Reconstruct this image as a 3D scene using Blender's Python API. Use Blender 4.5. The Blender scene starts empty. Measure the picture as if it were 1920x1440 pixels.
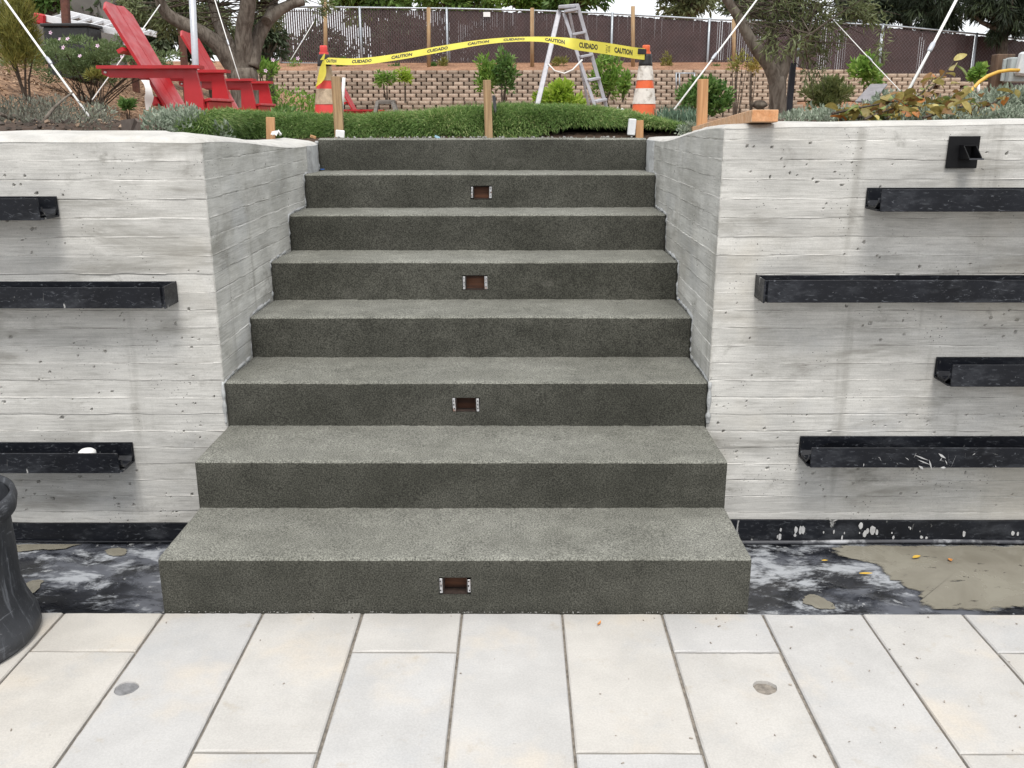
import bpy, bmesh, math, random
import numpy as np
from mathutils import Vector, Matrix, Euler, noise as mnoise

S = bpy.context.scene
COL = S.collection
R_ = math.radians

# ------------------------------------------------------------------ camera
F_PX, PITCH, EYE, CAM_Y = 1720.0, 0.2831, 1.4426, -2.4827
cam_d = bpy.data.cameras.new("camera")
cam = bpy.data.objects.new("camera", cam_d)
COL.objects.link(cam)
cam.location = (0, CAM_Y, EYE)
cam.rotation_euler = (math.pi / 2 - PITCH, 0.0014, 0.0053)
cam_d.sensor_width = 36
cam_d.lens = 36 * F_PX / 1920
cam_d.clip_start, cam_d.clip_end = 0.05, 600
S.camera = cam

# ------------------------------------------------------------------ sky, sun, exposure (bright overcast)
W = bpy.data.worlds.new("World")
S.world = W
W.use_nodes = True
wn = W.node_tree.nodes
wl = W.node_tree.links
bg = wn["Background"]
sky_t = wn.new("ShaderNodeTexSky")
sky_t.sky_type = 'NISHITA'
sky_t.sun_disc = False
sky_t.sun_elevation = R_(62)
sky_t.sun_rotation = R_(180)
sky_t.air_density = 1.0
sky_t.dust_density = 2.0
hs = wn.new("ShaderNodeHueSaturation")
hs.inputs["Saturation"].default_value = 0.22
wl.new(sky_t.outputs[0], hs.inputs["Color"])
cloud = wn.new("ShaderNodeMix")                    # even white cloud cover over the clear sky
cloud.data_type = 'RGBA'
cloud.inputs[0].default_value = 0.8
wl.new(hs.outputs[0], cloud.inputs[6])
cloud.inputs[7].default_value = (5.5, 5.6, 5.75, 1)
wl.new(cloud.outputs[2], bg.inputs["Color"])
bg.inputs["Strength"].default_value = 0.12
sun_d = bpy.data.lights.new("sun", 'SUN')
sun_d.energy = 1.4
sun_d.angle = R_(22)
sun_d.color = (1.0, 0.96, 0.9)
sun = bpy.data.objects.new("sun", sun_d)
COL.objects.link(sun)
sun.rotation_euler = (R_(90 - 62), 0, R_(0))
sun.location = (0, -3, 9)
vs = S.view_settings
vs.view_transform = 'Standard'
vs.look = 'None'
vs.gamma = 1.0
vs.use_curve_mapping = False
vs.exposure = 0.95

# ------------------------------------------------------------------ helpers
rng = np.random.default_rng(7)
random.seed(7)


def at(px, py, y):
    """point of the photograph (1920 x 1440) on the vertical plane Y = y"""
    a, b = px - 960.0, 720.0 - py
    cp, sp = math.cos(PITCH), math.sin(PITCH)
    d = np.array([a, F_PX * cp + b * sp, -F_PX * sp + b * cp])
    c, s = math.cos(0.0053), math.sin(0.0053)
    d = np.array([c * d[0] - s * d[1], s * d[0] + c * d[1], d[2]])
    t = (y - CAM_Y) / d[1]
    return np.array([d[0] * t, y, EYE + d[2] * t])


def atd(px, py, depth):
    return at(px, py, depth + CAM_Y)


def sm(a, b, x):
    t = np.clip((np.asarray(x, float) - a) / (b - a), 0, 1)
    return t * t * (3 - 2 * t)


def vnoise(x, y, seed=0):
    x = np.asarray(x, float); y = np.asarray(y, float)
    xi = np.floor(x).astype(np.int64); yi = np.floor(y).astype(np.int64)
    fx = x - xi; fy = y - yi
    fx = fx * fx * (3 - 2 * fx); fy = fy * fy * (3 - 2 * fy)

    def h(a, b):
        n = (a * 374761393 + b * 668265263 + seed * 982451653) & 0x7fffffff
        n = ((n ^ (n >> 13)) * 1274126177) & 0x7fffffff
        return ((n ^ (n >> 16)) & 0xffff) / 65535.0
    return ((h(xi, yi) * (1 - fx) + h(xi + 1, yi) * fx) * (1 - fy) + (h(xi, yi + 1) * (1 - fx) + h(xi + 1, yi + 1) * fx) * fy)


class MB:
    """collects geometry for one mesh"""

    def __init__(s):
        s.v = []; s.f = []; s.m = []; s.n = 0; s.sm = []

    def add(s, vs, fs, mi=0, smooth=False):
        vs = [tuple(map(float, q)) for q in vs]
        o = s.n
        s.v += vs; s.n += len(vs)
        for f in fs:
            s.f.append(tuple(i + o for i in f)); s.m.append(mi); s.sm.append(smooth)
        return s

    def box(s, c, d, rot=None, mi=0, bev=0.0):
        hx, hy, hz = d[0] / 2, d[1] / 2, d[2] / 2
        M = Matrix.Identity(3) if rot is None else (rot if isinstance(rot, Matrix) else Euler(rot).to_matrix())
        if bev <= 0:
            vs = [(x * hx, y * hy, z * hz) for x in (-1, 1) for y in (-1, 1) for z in (-1, 1)]
            fs = [(0, 1, 3, 2), (4, 6, 7, 5), (0, 4, 5, 1), (2, 3, 7, 6), (0, 2, 6, 4), (1, 5, 7, 3)]
        else:
            b = bev; vs = []; idx = {}
            for x in (-1, 1):
                for y in (-1, 1):
                    for z in (-1, 1):
                        for ax in range(3):
                            p = [x * (hx - b), y * (hy - b), z * (hz - b)]
                            p[ax] = (x * hx, y * hy, z * hz)[ax]
                            idx[(x, y, z, ax)] = len(vs); vs.append(tuple(p))
            fs = []
            for ax in range(3):
                o1, o2 = (ax + 1) % 3, (ax + 2) % 3
                for sg in (-1, 1):
                    q = []
                    for a, c2 in ((-1, -1), (1, -1), (1, 1), (-1, 1)):
                        k = [0, 0, 0]; k[ax] = sg; k[o1] = a; k[o2] = c2
                        q.append(idx[(*k, ax)])
                    fs.append(tuple(q if sg > 0 else q[::-1]))
                for a in (-1, 1):
                    for c2 in (-1, 1):
                        k1 = [0, 0, 0]; k1[o1] = a; k1[o2] = c2; k1[ax] = -1
                        k2 = list(k1); k2[ax] = 1
                        q = [idx[(*k1, o1)], idx[(*k2, o1)], idx[(*k2, o2)], idx[(*k1, o2)]]
                        fs.append(tuple(q if a * c2 < 0 else q[::-1]))
            for x in (-1, 1):
                for y in (-1, 1):
                    for z in (-1, 1):
                        q = [idx[(x, y, z, 0)], idx[(x, y, z, 1)], idx[(x, y, z, 2)]]
                        fs.append(tuple(q if x * y * z > 0 else q[::-1]))
        c = Vector(c)
        return s.add([M @ Vector(q) + c for q in vs], fs, mi)

    def tube(s, pts, rad, n=8, mi=0, cap=True):
        pts = [Vector(tuple(map(float, p))) for p in pts]
        if not hasattr(rad, '__len__'): rad = [rad] * len(pts)
        rings = []; prev = None
        vs = []
        for i, p in enumerate(pts):
            t = (pts[min(i + 1, len(pts) - 1)] - pts[max(i - 1, 0)]).normalized()
            if prev is None:
                a = Vector((0, 0, 1)) if abs(t.z) < .9 else Vector((1, 0, 0))
                u = t.cross(a).normalized()
            else:
                u = (prev - t * prev.dot(t)).normalized()
            prev = u
            w = t.cross(u)
            for k in range(n):
                an = 2 * math.pi * k / n
                vs.append(p + (u * math.cos(an) + w * math.sin(an)) * rad[i])
        fs = []
        for i in range(len(pts) - 1):
            for k in range(n):
                k2 = (k + 1) % n
                fs.append((i * n + k, i * n + k2, (i + 1) * n + k2, (i + 1) * n + k))
        s.add(vs, fs, mi, n > 5)
        if cap:
            o = s.n - len(vs)
            s.f.append(tuple(o + k for k in range(n))[::-1]); s.m.append(mi); s.sm.append(False)
            o2 = o + (len(pts) - 1) * n
            s.f.append(tuple(o2 + k for k in range(n))); s.m.append(mi); s.sm.append(False)
        return s

    def bar(s, a, b, w, h, up=(0, 0, 1), mi=0, bev=0.0):
        a = Vector(tuple(map(float, a))); b = Vector(tuple(map(float, b)))
        x = (b - a); L = x.length; x.normalize()
        u = Vector(up); y = u.cross(x)
        if y.length < 1e-4: y = Vector((0, 1, 0)).cross(x)
        y.normalize(); z = x.cross(y)
        M = Matrix((x, y, z)).transposed()
        return s.box((a + b) / 2, (L, w, h), M, mi, bev)

    def lathe(s, prof, n=32, c=(0, 0, 0), mi=0, wob=None, smooth=True):
        vs = []; m = len(prof)
        for k in range(n):
            an = 2 * math.pi * k / n
            for i, (r, z) in enumerate(prof):
                rr = r if wob is None else r * wob(an, z)
                vs.append((c[0] + rr * math.cos(an), c[1] + rr * math.sin(an), c[2] + z))
        fs = []
        for k in range(n):
            k2 = (k + 1) % n
            for i in range(m - 1):
                fs.append((k * m + i, k2 * m + i, k2 * m + i + 1, k * m + i + 1))
        return s.add(vs, fs, mi, smooth)

    def prism(s, poly, a, b, mi=0):
        """polygon of 3-D points a(k) extruded by the vector b"""
        n = len(poly); b = Vector(b)
        vs = [Vector(q) for q in poly] + [Vector(q) + b for q in poly]
        fs = [tuple(range(n))[::-1], tuple(range(n, 2 * n))] + [(i, (i + 1) % n, n + (i + 1) % n, n + i) for i in range(n)]
        return s.add(vs, fs, mi)

    def grid(s, P, mi=0, smooth=True, mask=None):
        """P: array (a, b, 3)"""
        a, b = P.shape[:2]
        o = s.n
        s.v += [tuple(q) for q in P.reshape(-1, 3).tolist()]; s.n += a * b
        for i in range(a - 1):
            for j in range(b - 1):
                if mask is not None and not mask[i, j]: continue
                s.f.append((o + i * b + j, o + (i + 1) * b + j, o + (i + 1) * b + j + 1, o + i * b + j + 1)); s.m.append(mi); s.sm.append(smooth)
        return s

    def mesh(s, name, mats, off=(0, 0, 0)):
        me = bpy.data.meshes.new(name)
        V = np.array(s.v, float).reshape(-1, 3) - np.array(off, float)
        me.from_pydata(V.tolist(), [], s.f)
        for m in (mats if isinstance(mats, (list, tuple)) else [mats]): me.materials.append(m)
        me.polygons.foreach_set("material_index", s.m)
        me.polygons.foreach_set("use_smooth", s.sm)
        me.update()
        return me


def recalc(me):
    bm = bmesh.new(); bm.from_mesh(me)
    bmesh.ops.recalc_face_normals(bm, faces=bm.faces)
    bm.to_mesh(me); bm.free()
    return me


def fast_mesh(name, V, Fq, mats, var=None, smooth=False):
    """numpy mesh; Fq (n,k) faces of k corners"""
    me = bpy.data.meshes.new(name)
    n, k = Fq.shape
    me.vertices.add(len(V)); me.vertices.foreach_set("co", np.asarray(V, np.float32).ravel())
    me.loops.add(n * k); me.loops.foreach_set("vertex_index", np.asarray(Fq, np.int32).ravel())
    me.polygons.add(n)
    me.polygons.foreach_set("loop_start", np.arange(0, n * k, k, dtype=np.int32))
    me.polygons.foreach_set("loop_total", np.full(n, k, np.int32))
    me.polygons.foreach_set("use_smooth", np.full(n, smooth, bool))
    if var is not None:
        at_ = me.attributes.new("var", 'FLOAT', 'FACE')
        at_.data.foreach_set("value", np.asarray(var, np.float32))
    for m in (mats if isinstance(mats, (list, tuple)) else [mats]): me.materials.append(m)
    me.update(); me.validate()
    return me


def link(name, me, parent=None, loc=(0, 0, 0), rot=None):
    o = bpy.data.objects.new(name, me)
    COL.objects.link(o)
    o.location = tuple(map(float, loc))
    if rot is not None: o.rotation_euler = rot
    if parent is not None: o.parent = parent
    return o


def tag(o, label=None, cat=None, group=None, kind=None):
    if label: o['label'] = label
    if cat: o['category'] = cat
    if group: o['group'] = group
    if kind: o['kind'] = kind
    return o


def thing(name, loc, label, cat, group=None, rot=None):
    return tag(link(name, None, None, loc, rot), label, cat, group)


def part(name, mb, mats, parent, kind=None, label=None, world=True, fix=True):
    """mesh part; mb in world coordinates when world (the parents are unrotated then)"""
    off = (0, 0, 0)
    if world:
        off = np.zeros(3); p = parent
        while p is not None:
            off = off + np.array(p.location); p = p.parent
    me = mb.mesh(name, mats, off)
    if fix: recalc(me)
    o = link(name, me, parent)
    return tag(o, label, None, None, kind)


def solo(name, mb, mats, loc, label, cat, group=None, kind=None, fix=True):
    me = mb.mesh(name, mats, loc)
    if fix: recalc(me)
    return tag(link(name, me, None, loc), label, cat, group, kind)


def copy_tree(o, parent=None):
    c = o.copy(); COL.objects.link(c)
    if parent is not None: c.parent = parent
    for ch in list(o.children):
        copy_tree(ch, c)
    return c


# ------------------------------------------------------------------ materials
class NT:
    def __init__(s, name):
        s.m = bpy.data.materials.new(name); s.m.use_nodes = True
        s.t = s.m.node_tree; s.N = s.t.nodes; s.L = s.t.links
        s.b = s.N["Principled BSDF"]
        s.co = s.N.new("ShaderNodeTexCoord").outputs["Object"]

    def put(s, sock, v):
        if isinstance(v, (int, float)):
            try: sock.default_value = v
            except Exception: sock.default_value = (v, v, v)
        elif isinstance(v, (tuple, list)):
            sock.default_value = tuple(v) + ((1,) if len(v) == 3 and sock.type == 'RGBA' else ())
        else: s.L.new(v, sock)

    def map(s, scale=(1, 1, 1), loc=(0, 0, 0), rot=(0, 0, 0), co=None):
        n = s.N.new("ShaderNodeMapping")
        s.L.new(co or s.co, n.inputs["Vector"])
        n.inputs["Scale"].default_value = scale; n.inputs["Location"].default_value = loc; n.inputs["Rotation"].default_value = rot
        return n.outputs[0]

    def noise(s, scale, detail=4, rough=.55, co=None, dist=0.0):
        n = s.N.new("ShaderNodeTexNoise")
        s.L.new(co or s.co, n.inputs["Vector"])
        n.inputs["Scale"].default_value = scale; n.inputs["Detail"].default_value = detail
        n.inputs["Roughness"].default_value = rough; n.inputs["Distortion"].default_value = dist
        return n.outputs["Fac"]

    def vor(s, scale, co=None, out="Distance", feature='F1', rnd=1.0):
        n = s.N.new("ShaderNodeTexVoronoi"); n.feature = feature
        s.L.new(co or s.co, n.inputs["Vector"]); n.inputs["Scale"].default_value = scale
        n.inputs["Randomness"].default_value = rnd
        return n.outputs[out]

    def math(s, op, a, b=0.0, clamp=False):
        n = s.N.new("ShaderNodeMath"); n.operation = op; n.use_clamp = clamp
        s.put(n.inputs[0], a); s.put(n.inputs[1], b)
        return n.outputs[0]

    def ramp(s, fac, lo, hi, a=0.0, b=1.0):
        n = s.N.new("ShaderNodeMapRange"); n.clamp = True; n.interpolation_type = 'SMOOTHSTEP'
        s.put(n.inputs[0], fac)
        for i, v in zip((1, 2, 3, 4), (lo, hi, a, b)): s.put(n.inputs[i], v)
        return n.outputs[0]

    def mix(s, fac, a, b, mode='MIX'):
        n = s.N.new("ShaderNodeMix"); n.data_type = 'RGBA'; n.blend_type = mode
        s.put(n.inputs[0], fac); s.put(n.inputs[6], a); s.put(n.inputs[7], b)
        return n.outputs[2]

    def grey(s, v):
        n = s.N.new("ShaderNodeCombineColor")
        for i in range(3): s.put(n.inputs[i], v)
        return n.outputs[0]

    def mul(s, col, fac):
        return s.mix(1.0, col, s.grey(fac), 'MULTIPLY')

    def sep(s, co=None):
        n = s.N.new("ShaderNodeSeparateXYZ"); s.L.new(co or s.co, n.inputs[0])
        return n.outputs

    def rnd(s):
        return s.N.new("ShaderNodeObjectInfo").outputs["Random"]

    def attr(s, name="var"):
        n = s.N.new("ShaderNodeAttribute"); n.attribute_name = name
        return n.outputs["Fac"]

    def bump(s, h, strength=.3, dist=.01):
        n = s.N.new("ShaderNodeBump")
        n.inputs["Strength"].default_value = strength; n.inputs["Distance"].default_value = dist
        s.put(n.inputs["Height"], h)
        s.L.new(n.outputs[0], s.b.inputs["Normal"])

    def out(s, col, rough=.8, metal=0.0, spec=.5):
        s.put(s.b.inputs["Base Color"], col); s.put(s.b.inputs["Roughness"], rough)
        s.put(s.b.inputs["Metallic"], metal); s.put(s.b.inputs["Specular IOR Level"], spec)
        return s.m


def plain(name, col, rough=.6, metal=0.0, var=.12, scale=20, spec=.5, bump=0.0, bscale=60, dirt=None, dirt_amt=.5):
    t = NT(name)
    n = t.noise(scale, 5)
    c = t.mul(col, t.ramp(n, .25, .75, 1 - var, 1 + var))
    if dirt:
        c = t.mix(t.ramp(t.noise(scale * .6, 6, .65, t.map(loc=(3, 7, 1))), .5, .68, 0, dirt_amt), c, dirt)
    if bump: t.bump(t.noise(bscale, 4), bump, .01)
    return t.out(c, t.ramp(t.noise(scale * 1.7, 3), .3, .7, max(0, rough - .12), min(1, rough + .1)), metal, spec)


def wood(name, col, dark, axis=2, weather=0.3):
    t = NT(name)
    sc = [38, 38, 38]; sc[axis] = 2.2
    g = t.noise(1.0, 6, .6, t.map(tuple(sc)), .6)
    fine = t.noise(3.0, 4, .6, t.map(tuple(sc)))
    c = t.mix(t.ramp(g, .32, .68), dark, col)
    c = t.mul(c, t.ramp(fine, .2, .8, .8, 1.12))
    c = t.mix(t.ramp(t.noise(7, 5), .5, .75, 0, weather), c, (.27, .25, .22))
    t.bump(g, .25, .004)
    return t.out(c, .75, 0, .3)


def leafmat(name, c1, c2, c3, trans=.3, rough=.5):
    t = NT(name)
    v = t.attr()
    c = t.mix(t.ramp(v, 0, .55), c1, c2)
    c = t.mix(t.ramp(v, .6, 1.0), c, c3)
    t.out(c, rough, 0, .35)
    tr = t.N.new("ShaderNodeBsdfTranslucent")
    t.L.new(c, tr.inputs["Color"])
    ms = t.N.new("ShaderNodeMixShader"); ms.inputs[0].default_value = trans
    t.L.new(t.b.outputs[0], ms.inputs[1]); t.L.new(tr.outputs[0], ms.inputs[2])
    t.L.new(ms.outputs[0], t.N["Material Output"].inputs["Surface"])
    return t.m


def sand_concrete(name, col, col2, speck, joint=True):
    t = NT(name)
    big = t.noise(2.2, 5, .6, t.map((1, 1, 1.6)))
    mid = t.noise(14, 5, .65)
    c = t.mix(t.ramp(big, .35, .66), col, col2)
    c = t.mul(c, t.ramp(mid, .25, .75, .86, 1.12))
    g1 = t.noise(210, 2, .7)
    g2 = t.noise(420, 2, .7, t.map(loc=(4, 2, 9)))
    c = t.mul(c, t.ramp(g1, .3, .72, .45, 1.6))
    c = t.mix(t.ramp(g2, .64, .74, 0, .75), c, speck)
    c = t.mul(c, t.ramp(t.vor(240), .08, .3, .55, 1.0))
    c = t.mul(c, t.ramp(t.rnd(), 0, 1, .93, 1.06))
    # cement dust and damp patches of their own shape
    c = t.mul(c, t.ramp(t.noise(5.5, 5, .65, t.map(loc=(9, 4, 2))), .36, .66, .91, 1.07))
    c = t.mix(t.ramp(t.noise(8, 6, .7, t.map((.8, 1.6, 1.6), loc=(2, 7, 5))), .60, .78, 0, .18), c, speck)
    h = t.math('ADD', t.math('MULTIPLY', g1, .7), t.math('MULTIPLY', g2, .5))
    h = t.math('ADD', h, t.math('MULTIPLY', mid, .8))
    t.bump(h, .55, .004)
    return t.out(c, .92, 0, .25)


def board_concrete(name, c1, c2, z0, bh, stain=(.2, .19, .165), stain_amt=.4, axis=0):
    """board-marked concrete: tone per board, wood grain, pin holes, water stains"""
    t = NT(name)
    x = t.sep()[axis]; z = t.sep()[2]
    bi = t.math('FLOOR', t.math('DIVIDE', t.math('SUBTRACT', z, z0), bh))
    fr = t.math('FRACT', t.math('DIVIDE', t.math('SUBTRACT', z, z0), bh))
    wn_ = t.N.new("ShaderNodeTexWhiteNoise"); wn_.noise_dimensions = '1D'
    t.L.new(bi, wn_.inputs["W"])
    br = wn_.outputs["Value"]
    cmb = t.N.new("ShaderNodeCombineXYZ")
    t.put(cmb.inputs[0], t.math('ADD', x, t.math('MULTIPLY', br, 37.0)))
    t.put(cmb.inputs[1], t.math('MULTIPLY', br, 11.0)); t.put(cmb.inputs[2], z)
    bc = cmb.outputs[0]                                     # coordinates that jump from board to board
    grain = t.noise(1, 5, .65, t.map((7, 1, 240), co=bc), .7)
    grain2 = t.noise(1, 3, .6, t.map((2.2, 1, 60), co=bc), 1.6)
    cloud = t.noise(1, 5, .6, t.map((2.6, 2.6, 4.0)))
    cloud2 = t.noise(1, 5, .62, t.map((5, 5, 14), loc=(8, 3, 1), co=bc))
    c = t.mix(t.ramp(cloud, .36, .64), c2, c1)
    c = t.mul(c, t.ramp(br, 0, 1, .90, 1.06))
    c = t.mul(c, t.ramp(cloud2, .3, .72, .87, 1.08))
    c = t.mul(c, t.ramp(grain, .28, .62, .86, 1.04))
    c = t.mul(c, t.ramp(t.noise(260, 2, .7), .3, .7, .93, 1.06))
    c = t.mul(c, t.ramp(grain2, .28, .6, .95, 1.03))
    # warm and bluish tints
    c = t.mix(t.ramp(t.noise(1.7, 4, .6, t.map(loc=(1, 9, 4))), .54, .72, 0, .3), c, (.46, .41, .32))
    c = t.mix(t.ramp(t.noise(2.3, 4, .6, t.map(loc=(5, 2, 8))), .56, .72, 0, .25), c, (.40, .42, .45))
    # damp stains of their own shape, running along the boards
    st = t.noise(1, 6, .66, t.map((1.6, 1.6, 6.5), loc=(2, 4, 3)), .5)
    c = t.mix(t.ramp(st, .50, .70, 0, stain_amt), c, stain)
    dr = t.noise(1, 5, .6, t.map((9, 9, .8), loc=(6, 1, 3)))
    c = t.mix(t.ramp(dr, .56, .74, 0, stain_amt * .75), c, stain)
    # seam line between boards: cement paste, broken
    e = t.math('ABSOLUTE', t.math('SUBTRACT', fr, .5))
    seam = t.ramp(e, .466, .490)
    brk = t.noise(1, 4, .6, t.map((7, 7, 4), co=bc))
    c = t.mix(t.math('MULTIPLY', seam, t.ramp(brk, .47, .58, 0, .7)), c, (.16, .153, .14))
    c = t.mix(t.math('MULTIPLY', seam, t.ramp(brk, .46, .38, 0, .8)), c, (.66, .65, .62))
    # smudges of dirt
    sg_ = t.noise(1, 6, .7, t.map((4.2, 4.2, 6), loc=(1, 6, 9)), .3)
    c = t.mix(t.ramp(sg_, .58, .74, 0, stain_amt * 1.1), c, (stain[0] * .8, stain[1] * .8, stain[2] * .8))
    stk = t.noise(1, 4, .62, t.map((9, 1, 125), loc=(3, 0, 7), co=bc), .8)
    c = t.mix(t.ramp(stk, .57, .68, 0, .34), c, (.24, .23, .21))
    c = t.mix(t.ramp(stk, .42, .32, 0, .30), c, (.70, .69, .665))
    c = t.mix(t.ramp(t.noise(120, 3, .7, t.map((1, 1, 1.6))), .63, .70, 0, .38), c, (.20, .195, .185))
    # pin holes
    hv = t.vor(62, t.map((1, 1, 1.25)))
    gate = t.ramp(t.noise(6, 3, .6, t.map(loc=(3, 3, 3))), .5, .62)
    c = t.mix(t.math('MULTIPLY', t.ramp(hv, .17, .10), gate), c, (.07, .068, .065))
    h = t.math('ADD', t.math('MULTIPLY', grain, .8), t.math('MULTIPLY', grain2, .7))
    t.bump(h, .16, .003)
    return t.out(c, .85, 0, .3)


M = {}
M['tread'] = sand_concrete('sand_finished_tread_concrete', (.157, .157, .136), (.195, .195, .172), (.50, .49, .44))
M['riser'] = sand_concrete('dark_sand_finished_riser_concrete', (.050, .050, .041), (.072, .0715, .060), (.26, .25, .22))  # risers get a darker base colour than the treads
BH, BZ0 = .0655, -.14
M['board'] = board_concrete('board_marked_concrete', (.59, .58, .55), (.49, .482, .457), BZ0, BH, stain_amt=.6)
M['board_side'] = board_concrete('stained_board_marked_concrete', (.60, .595, .56), (.46, .455, .42), BZ0, BH, stain=(.20, .19, .16), stain_amt=.55, axis=1)
M['cap'] = plain('wall_top_concrete', (.47, .46, .435), .85, var=.16, scale=9, bump=.5, bscale=70, dirt=(.4, .38, .34), dirt_amt=.5)


def stone_mat():
    t = NT('pale_limestone')
    r = t.rnd()
    c = t.mix(t.ramp(r, .15, .85), (.438, .431, .421), (.468, .446, .410))
    co = t.map(loc=(0, 0, 0))
    sh = t.N.new("ShaderNodeVectorMath"); sh.operation = 'ADD'
    t.L.new(t.co, sh.inputs[0])
    k = t.N.new("ShaderNodeCombineXYZ"); t.put(k.inputs[0], t.math('MULTIPLY', r, 31.0)); t.put(k.inputs[1], t.math('MULTIPLY', r, 17.0))
    t.L.new(k.outputs[0], sh.inputs[1]); co = sh.outputs[0]
    c = t.mul(c, t.ramp(t.noise(5, 5, .6, co), .3, .7, .92, 1.06))
    c = t.mix(t.ramp(t.noise(3.2, 4, .6, t.map(loc=(3, 1, 0), co=co)), .5, .7, 0, .6), c, (.53, .475, .40))
    c = t.mix(t.ramp(t.noise(4.3, 5, .65, t.map(loc=(7, 4, 0), co=co)), .52, .70, 0, .45), c, (.39, .395, .40))
    c = t.mix(t.ramp(t.noise(9, 6, .7, t.map(loc=(1, 8, 0), co=co)), .58, .74, 0, .5), c, (.36, .31, .24))
    c = t.mul(c, t.ramp(t.noise(180, 2, .7, co), .3, .7, .93, 1.05))
    c = t.mix(t.ramp(t.noise(46, 4, .7, t.map(loc=(2, 2, 5), co=co)), .66, .73, 0, .6), c, (.27, .25, .225))
    t.bump(t.math('ADD', t.noise(30, 5, .6, co), t.math('MULTIPLY', t.noise(160, 2, .6, co), .4)), .18, .004)
    return t.out(c, t.ramp(t.noise(12, 4, .6, co), .3, .7, .55, .8), 0, .4)


M['stone'] = stone_mat()
M['joint'] = plain('joint_sand', (.23, .205, .175), .95, var=.35, scale=60, bump=.6, bscale=200)


def membrane_mat():
    t = NT('black_membrane_with_cement_wash')
    a = t.noise(1, 7, .66, t.map((3.5, 5.5, 3), rot=(0, 0, .35)), .35)
    b = t.noise(9, 6, .7, None, .3)
    c = t.mix(t.ramp(b, .35, .7), (.007, .008, .011), (.022, .024, .031))
    c = t.mix(t.ramp(a, .46, .64, 0, .9), c, (.12, .128, .15))
    c = t.mix(t.ramp(t.noise(1, 6, .7, t.map((5, 9, 4), loc=(3, 1, 0)), .3), .50, .64, 0, .9), c, (.42, .44, .47))
    c = t.mix(t.ramp(t.noise(26, 4, .7, t.map(loc=(1, 5, 0))), .64, .70, 0, .6), c, (.45, .46, .47))
    t.bump(t.math('ADD', a, t.math('MULTIPLY', b, .4)), .3, .01)
    return t.out(c, t.ramp(a, .42, .66, .06, .40), 0, .5)


M['membrane'] = membrane_mat()


def mud_mat():
    t = NT('muddy_water')
    n = t.noise(4, 6, .65, None, .5)
    c = t.mix(t.ramp(n, .3, .7), (.19, .175, .14), (.265, .25, .205))
    t.bump(n, .06, .01)
    # the film thins out and breaks up towards its edge, and over ridges of the lining
    e = t.attr("edge")
    k = t.math('ADD', e, t.math('MULTIPLY', t.noise(7, 7, .68, t.map((1, 1.9, 1), rot=(0, 0, -.6)), .4), 1.5))
    hole = t.ramp(t.noise(10, 6, .7, t.map((1, 2.4, 1), loc=(2, 6, 0), rot=(0, 0, -.6)), .3), .60, .68, 1, .12)
    t.put(t.b.inputs["Alpha"], t.math('MULTIPLY', t.ramp(k, .78, 1.02), hole))
    return t.out(c, t.ramp(n, .35, .65, .10, .32), 0, .5)


M['mud'] = mud_mat()


def black_steel(name, scr=.5):
    t = NT(name)
    b = t.noise(6, 5)
    c = t.mix(t.ramp(b, .3, .7), (.004, .0048, .0075), (.0085, .010, .0145))
    s1 = t.noise(1, 5, .7, t.map((22, 22, 60), rot=(0, .5, .3)), 1.8)
    c = t.mix(t.ramp(t.noise(5, 6, .7, t.map((1, 1, 2.5), loc=(4, 4, 1))), .5, .72, 0, .22), c, (.16, .17, .19))
    c = t.mix(t.ramp(s1, .57, .69, 0, scr), c, (.16, .17, .19))
    c = t.mix(t.ramp(t.noise(90, 3, .7, t.map(loc=(2, 3, 1))), .68, .75, 0, scr), c, (.32, .33, .34))
    c = t.mix(t.math('MULTIPLY', t.ramp(t.noise(1, 5, .7, t.map((14, 14, 5), loc=(5, 1, 2)), 1.2), .62, .68), t.ramp(t.noise(3.2, 2), .52, .6)), c, (.40, .40, .39))
    return t.out(c, t.ramp(s1, .3, .7, .34, .62), 0, .28)


M['steel'] = black_steel('scuffed_black_steel', .55)
M['flash'] = black_steel('black_flashing_with_cement_splashes', .35)
M['flash2'] = plain('cement_smeared_black_hem', (.05, .052, .06), .5, var=.3, scale=14, dirt=(.42, .43, .45), dirt_amt=.95)
M['scupper'] = plain('black_powder_coat', (.006, .006, .007), .5, var=.2, spec=.2)
t = NT('scuffed_dusty_bin_plastic')
c_ = t.mix(t.ramp(t.noise(6, 6, .65), .35, .7), (.020, .022, .026), (.042, .045, .052))
c_ = t.mix(t.ramp(t.noise(1, 6, .72, t.map((30, 30, 5), rot=(.3, .2, 0)), .8), .54, .68, 0, .55), c_, (.15, .16, .18))
c_ = t.mix(t.ramp(t.noise(1, 6, .72, t.map((8, 8, 40), rot=(.5, -.4, 0)), 1.0), .58, .66, 0, .5), c_, (.20, .21, .23))
c_ = t.mix(t.ramp(t.noise(60, 4, .7), .64, .72, 0, .5), c_, (.24, .24, .25))
t.bump(t.noise(24, 5), .3, .01)
M['bin'] = t.out(c_, .55, 0, .4)
M['galv'] = plain('galvanized_box_steel', (.48, .48, .49), .55, .3, var=.3, scale=60, dirt=(.22, .10, .05), dirt_amt=.8)
M['rustbox'] = plain('rusty_box_inside', (.035, .022, .017), .8, var=.4, scale=50)
M['formwood'] = wood('old_form_timber', (.12, .05, .026), (.035, .016, .011), 0, .1)
M['mulch'] = None


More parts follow.
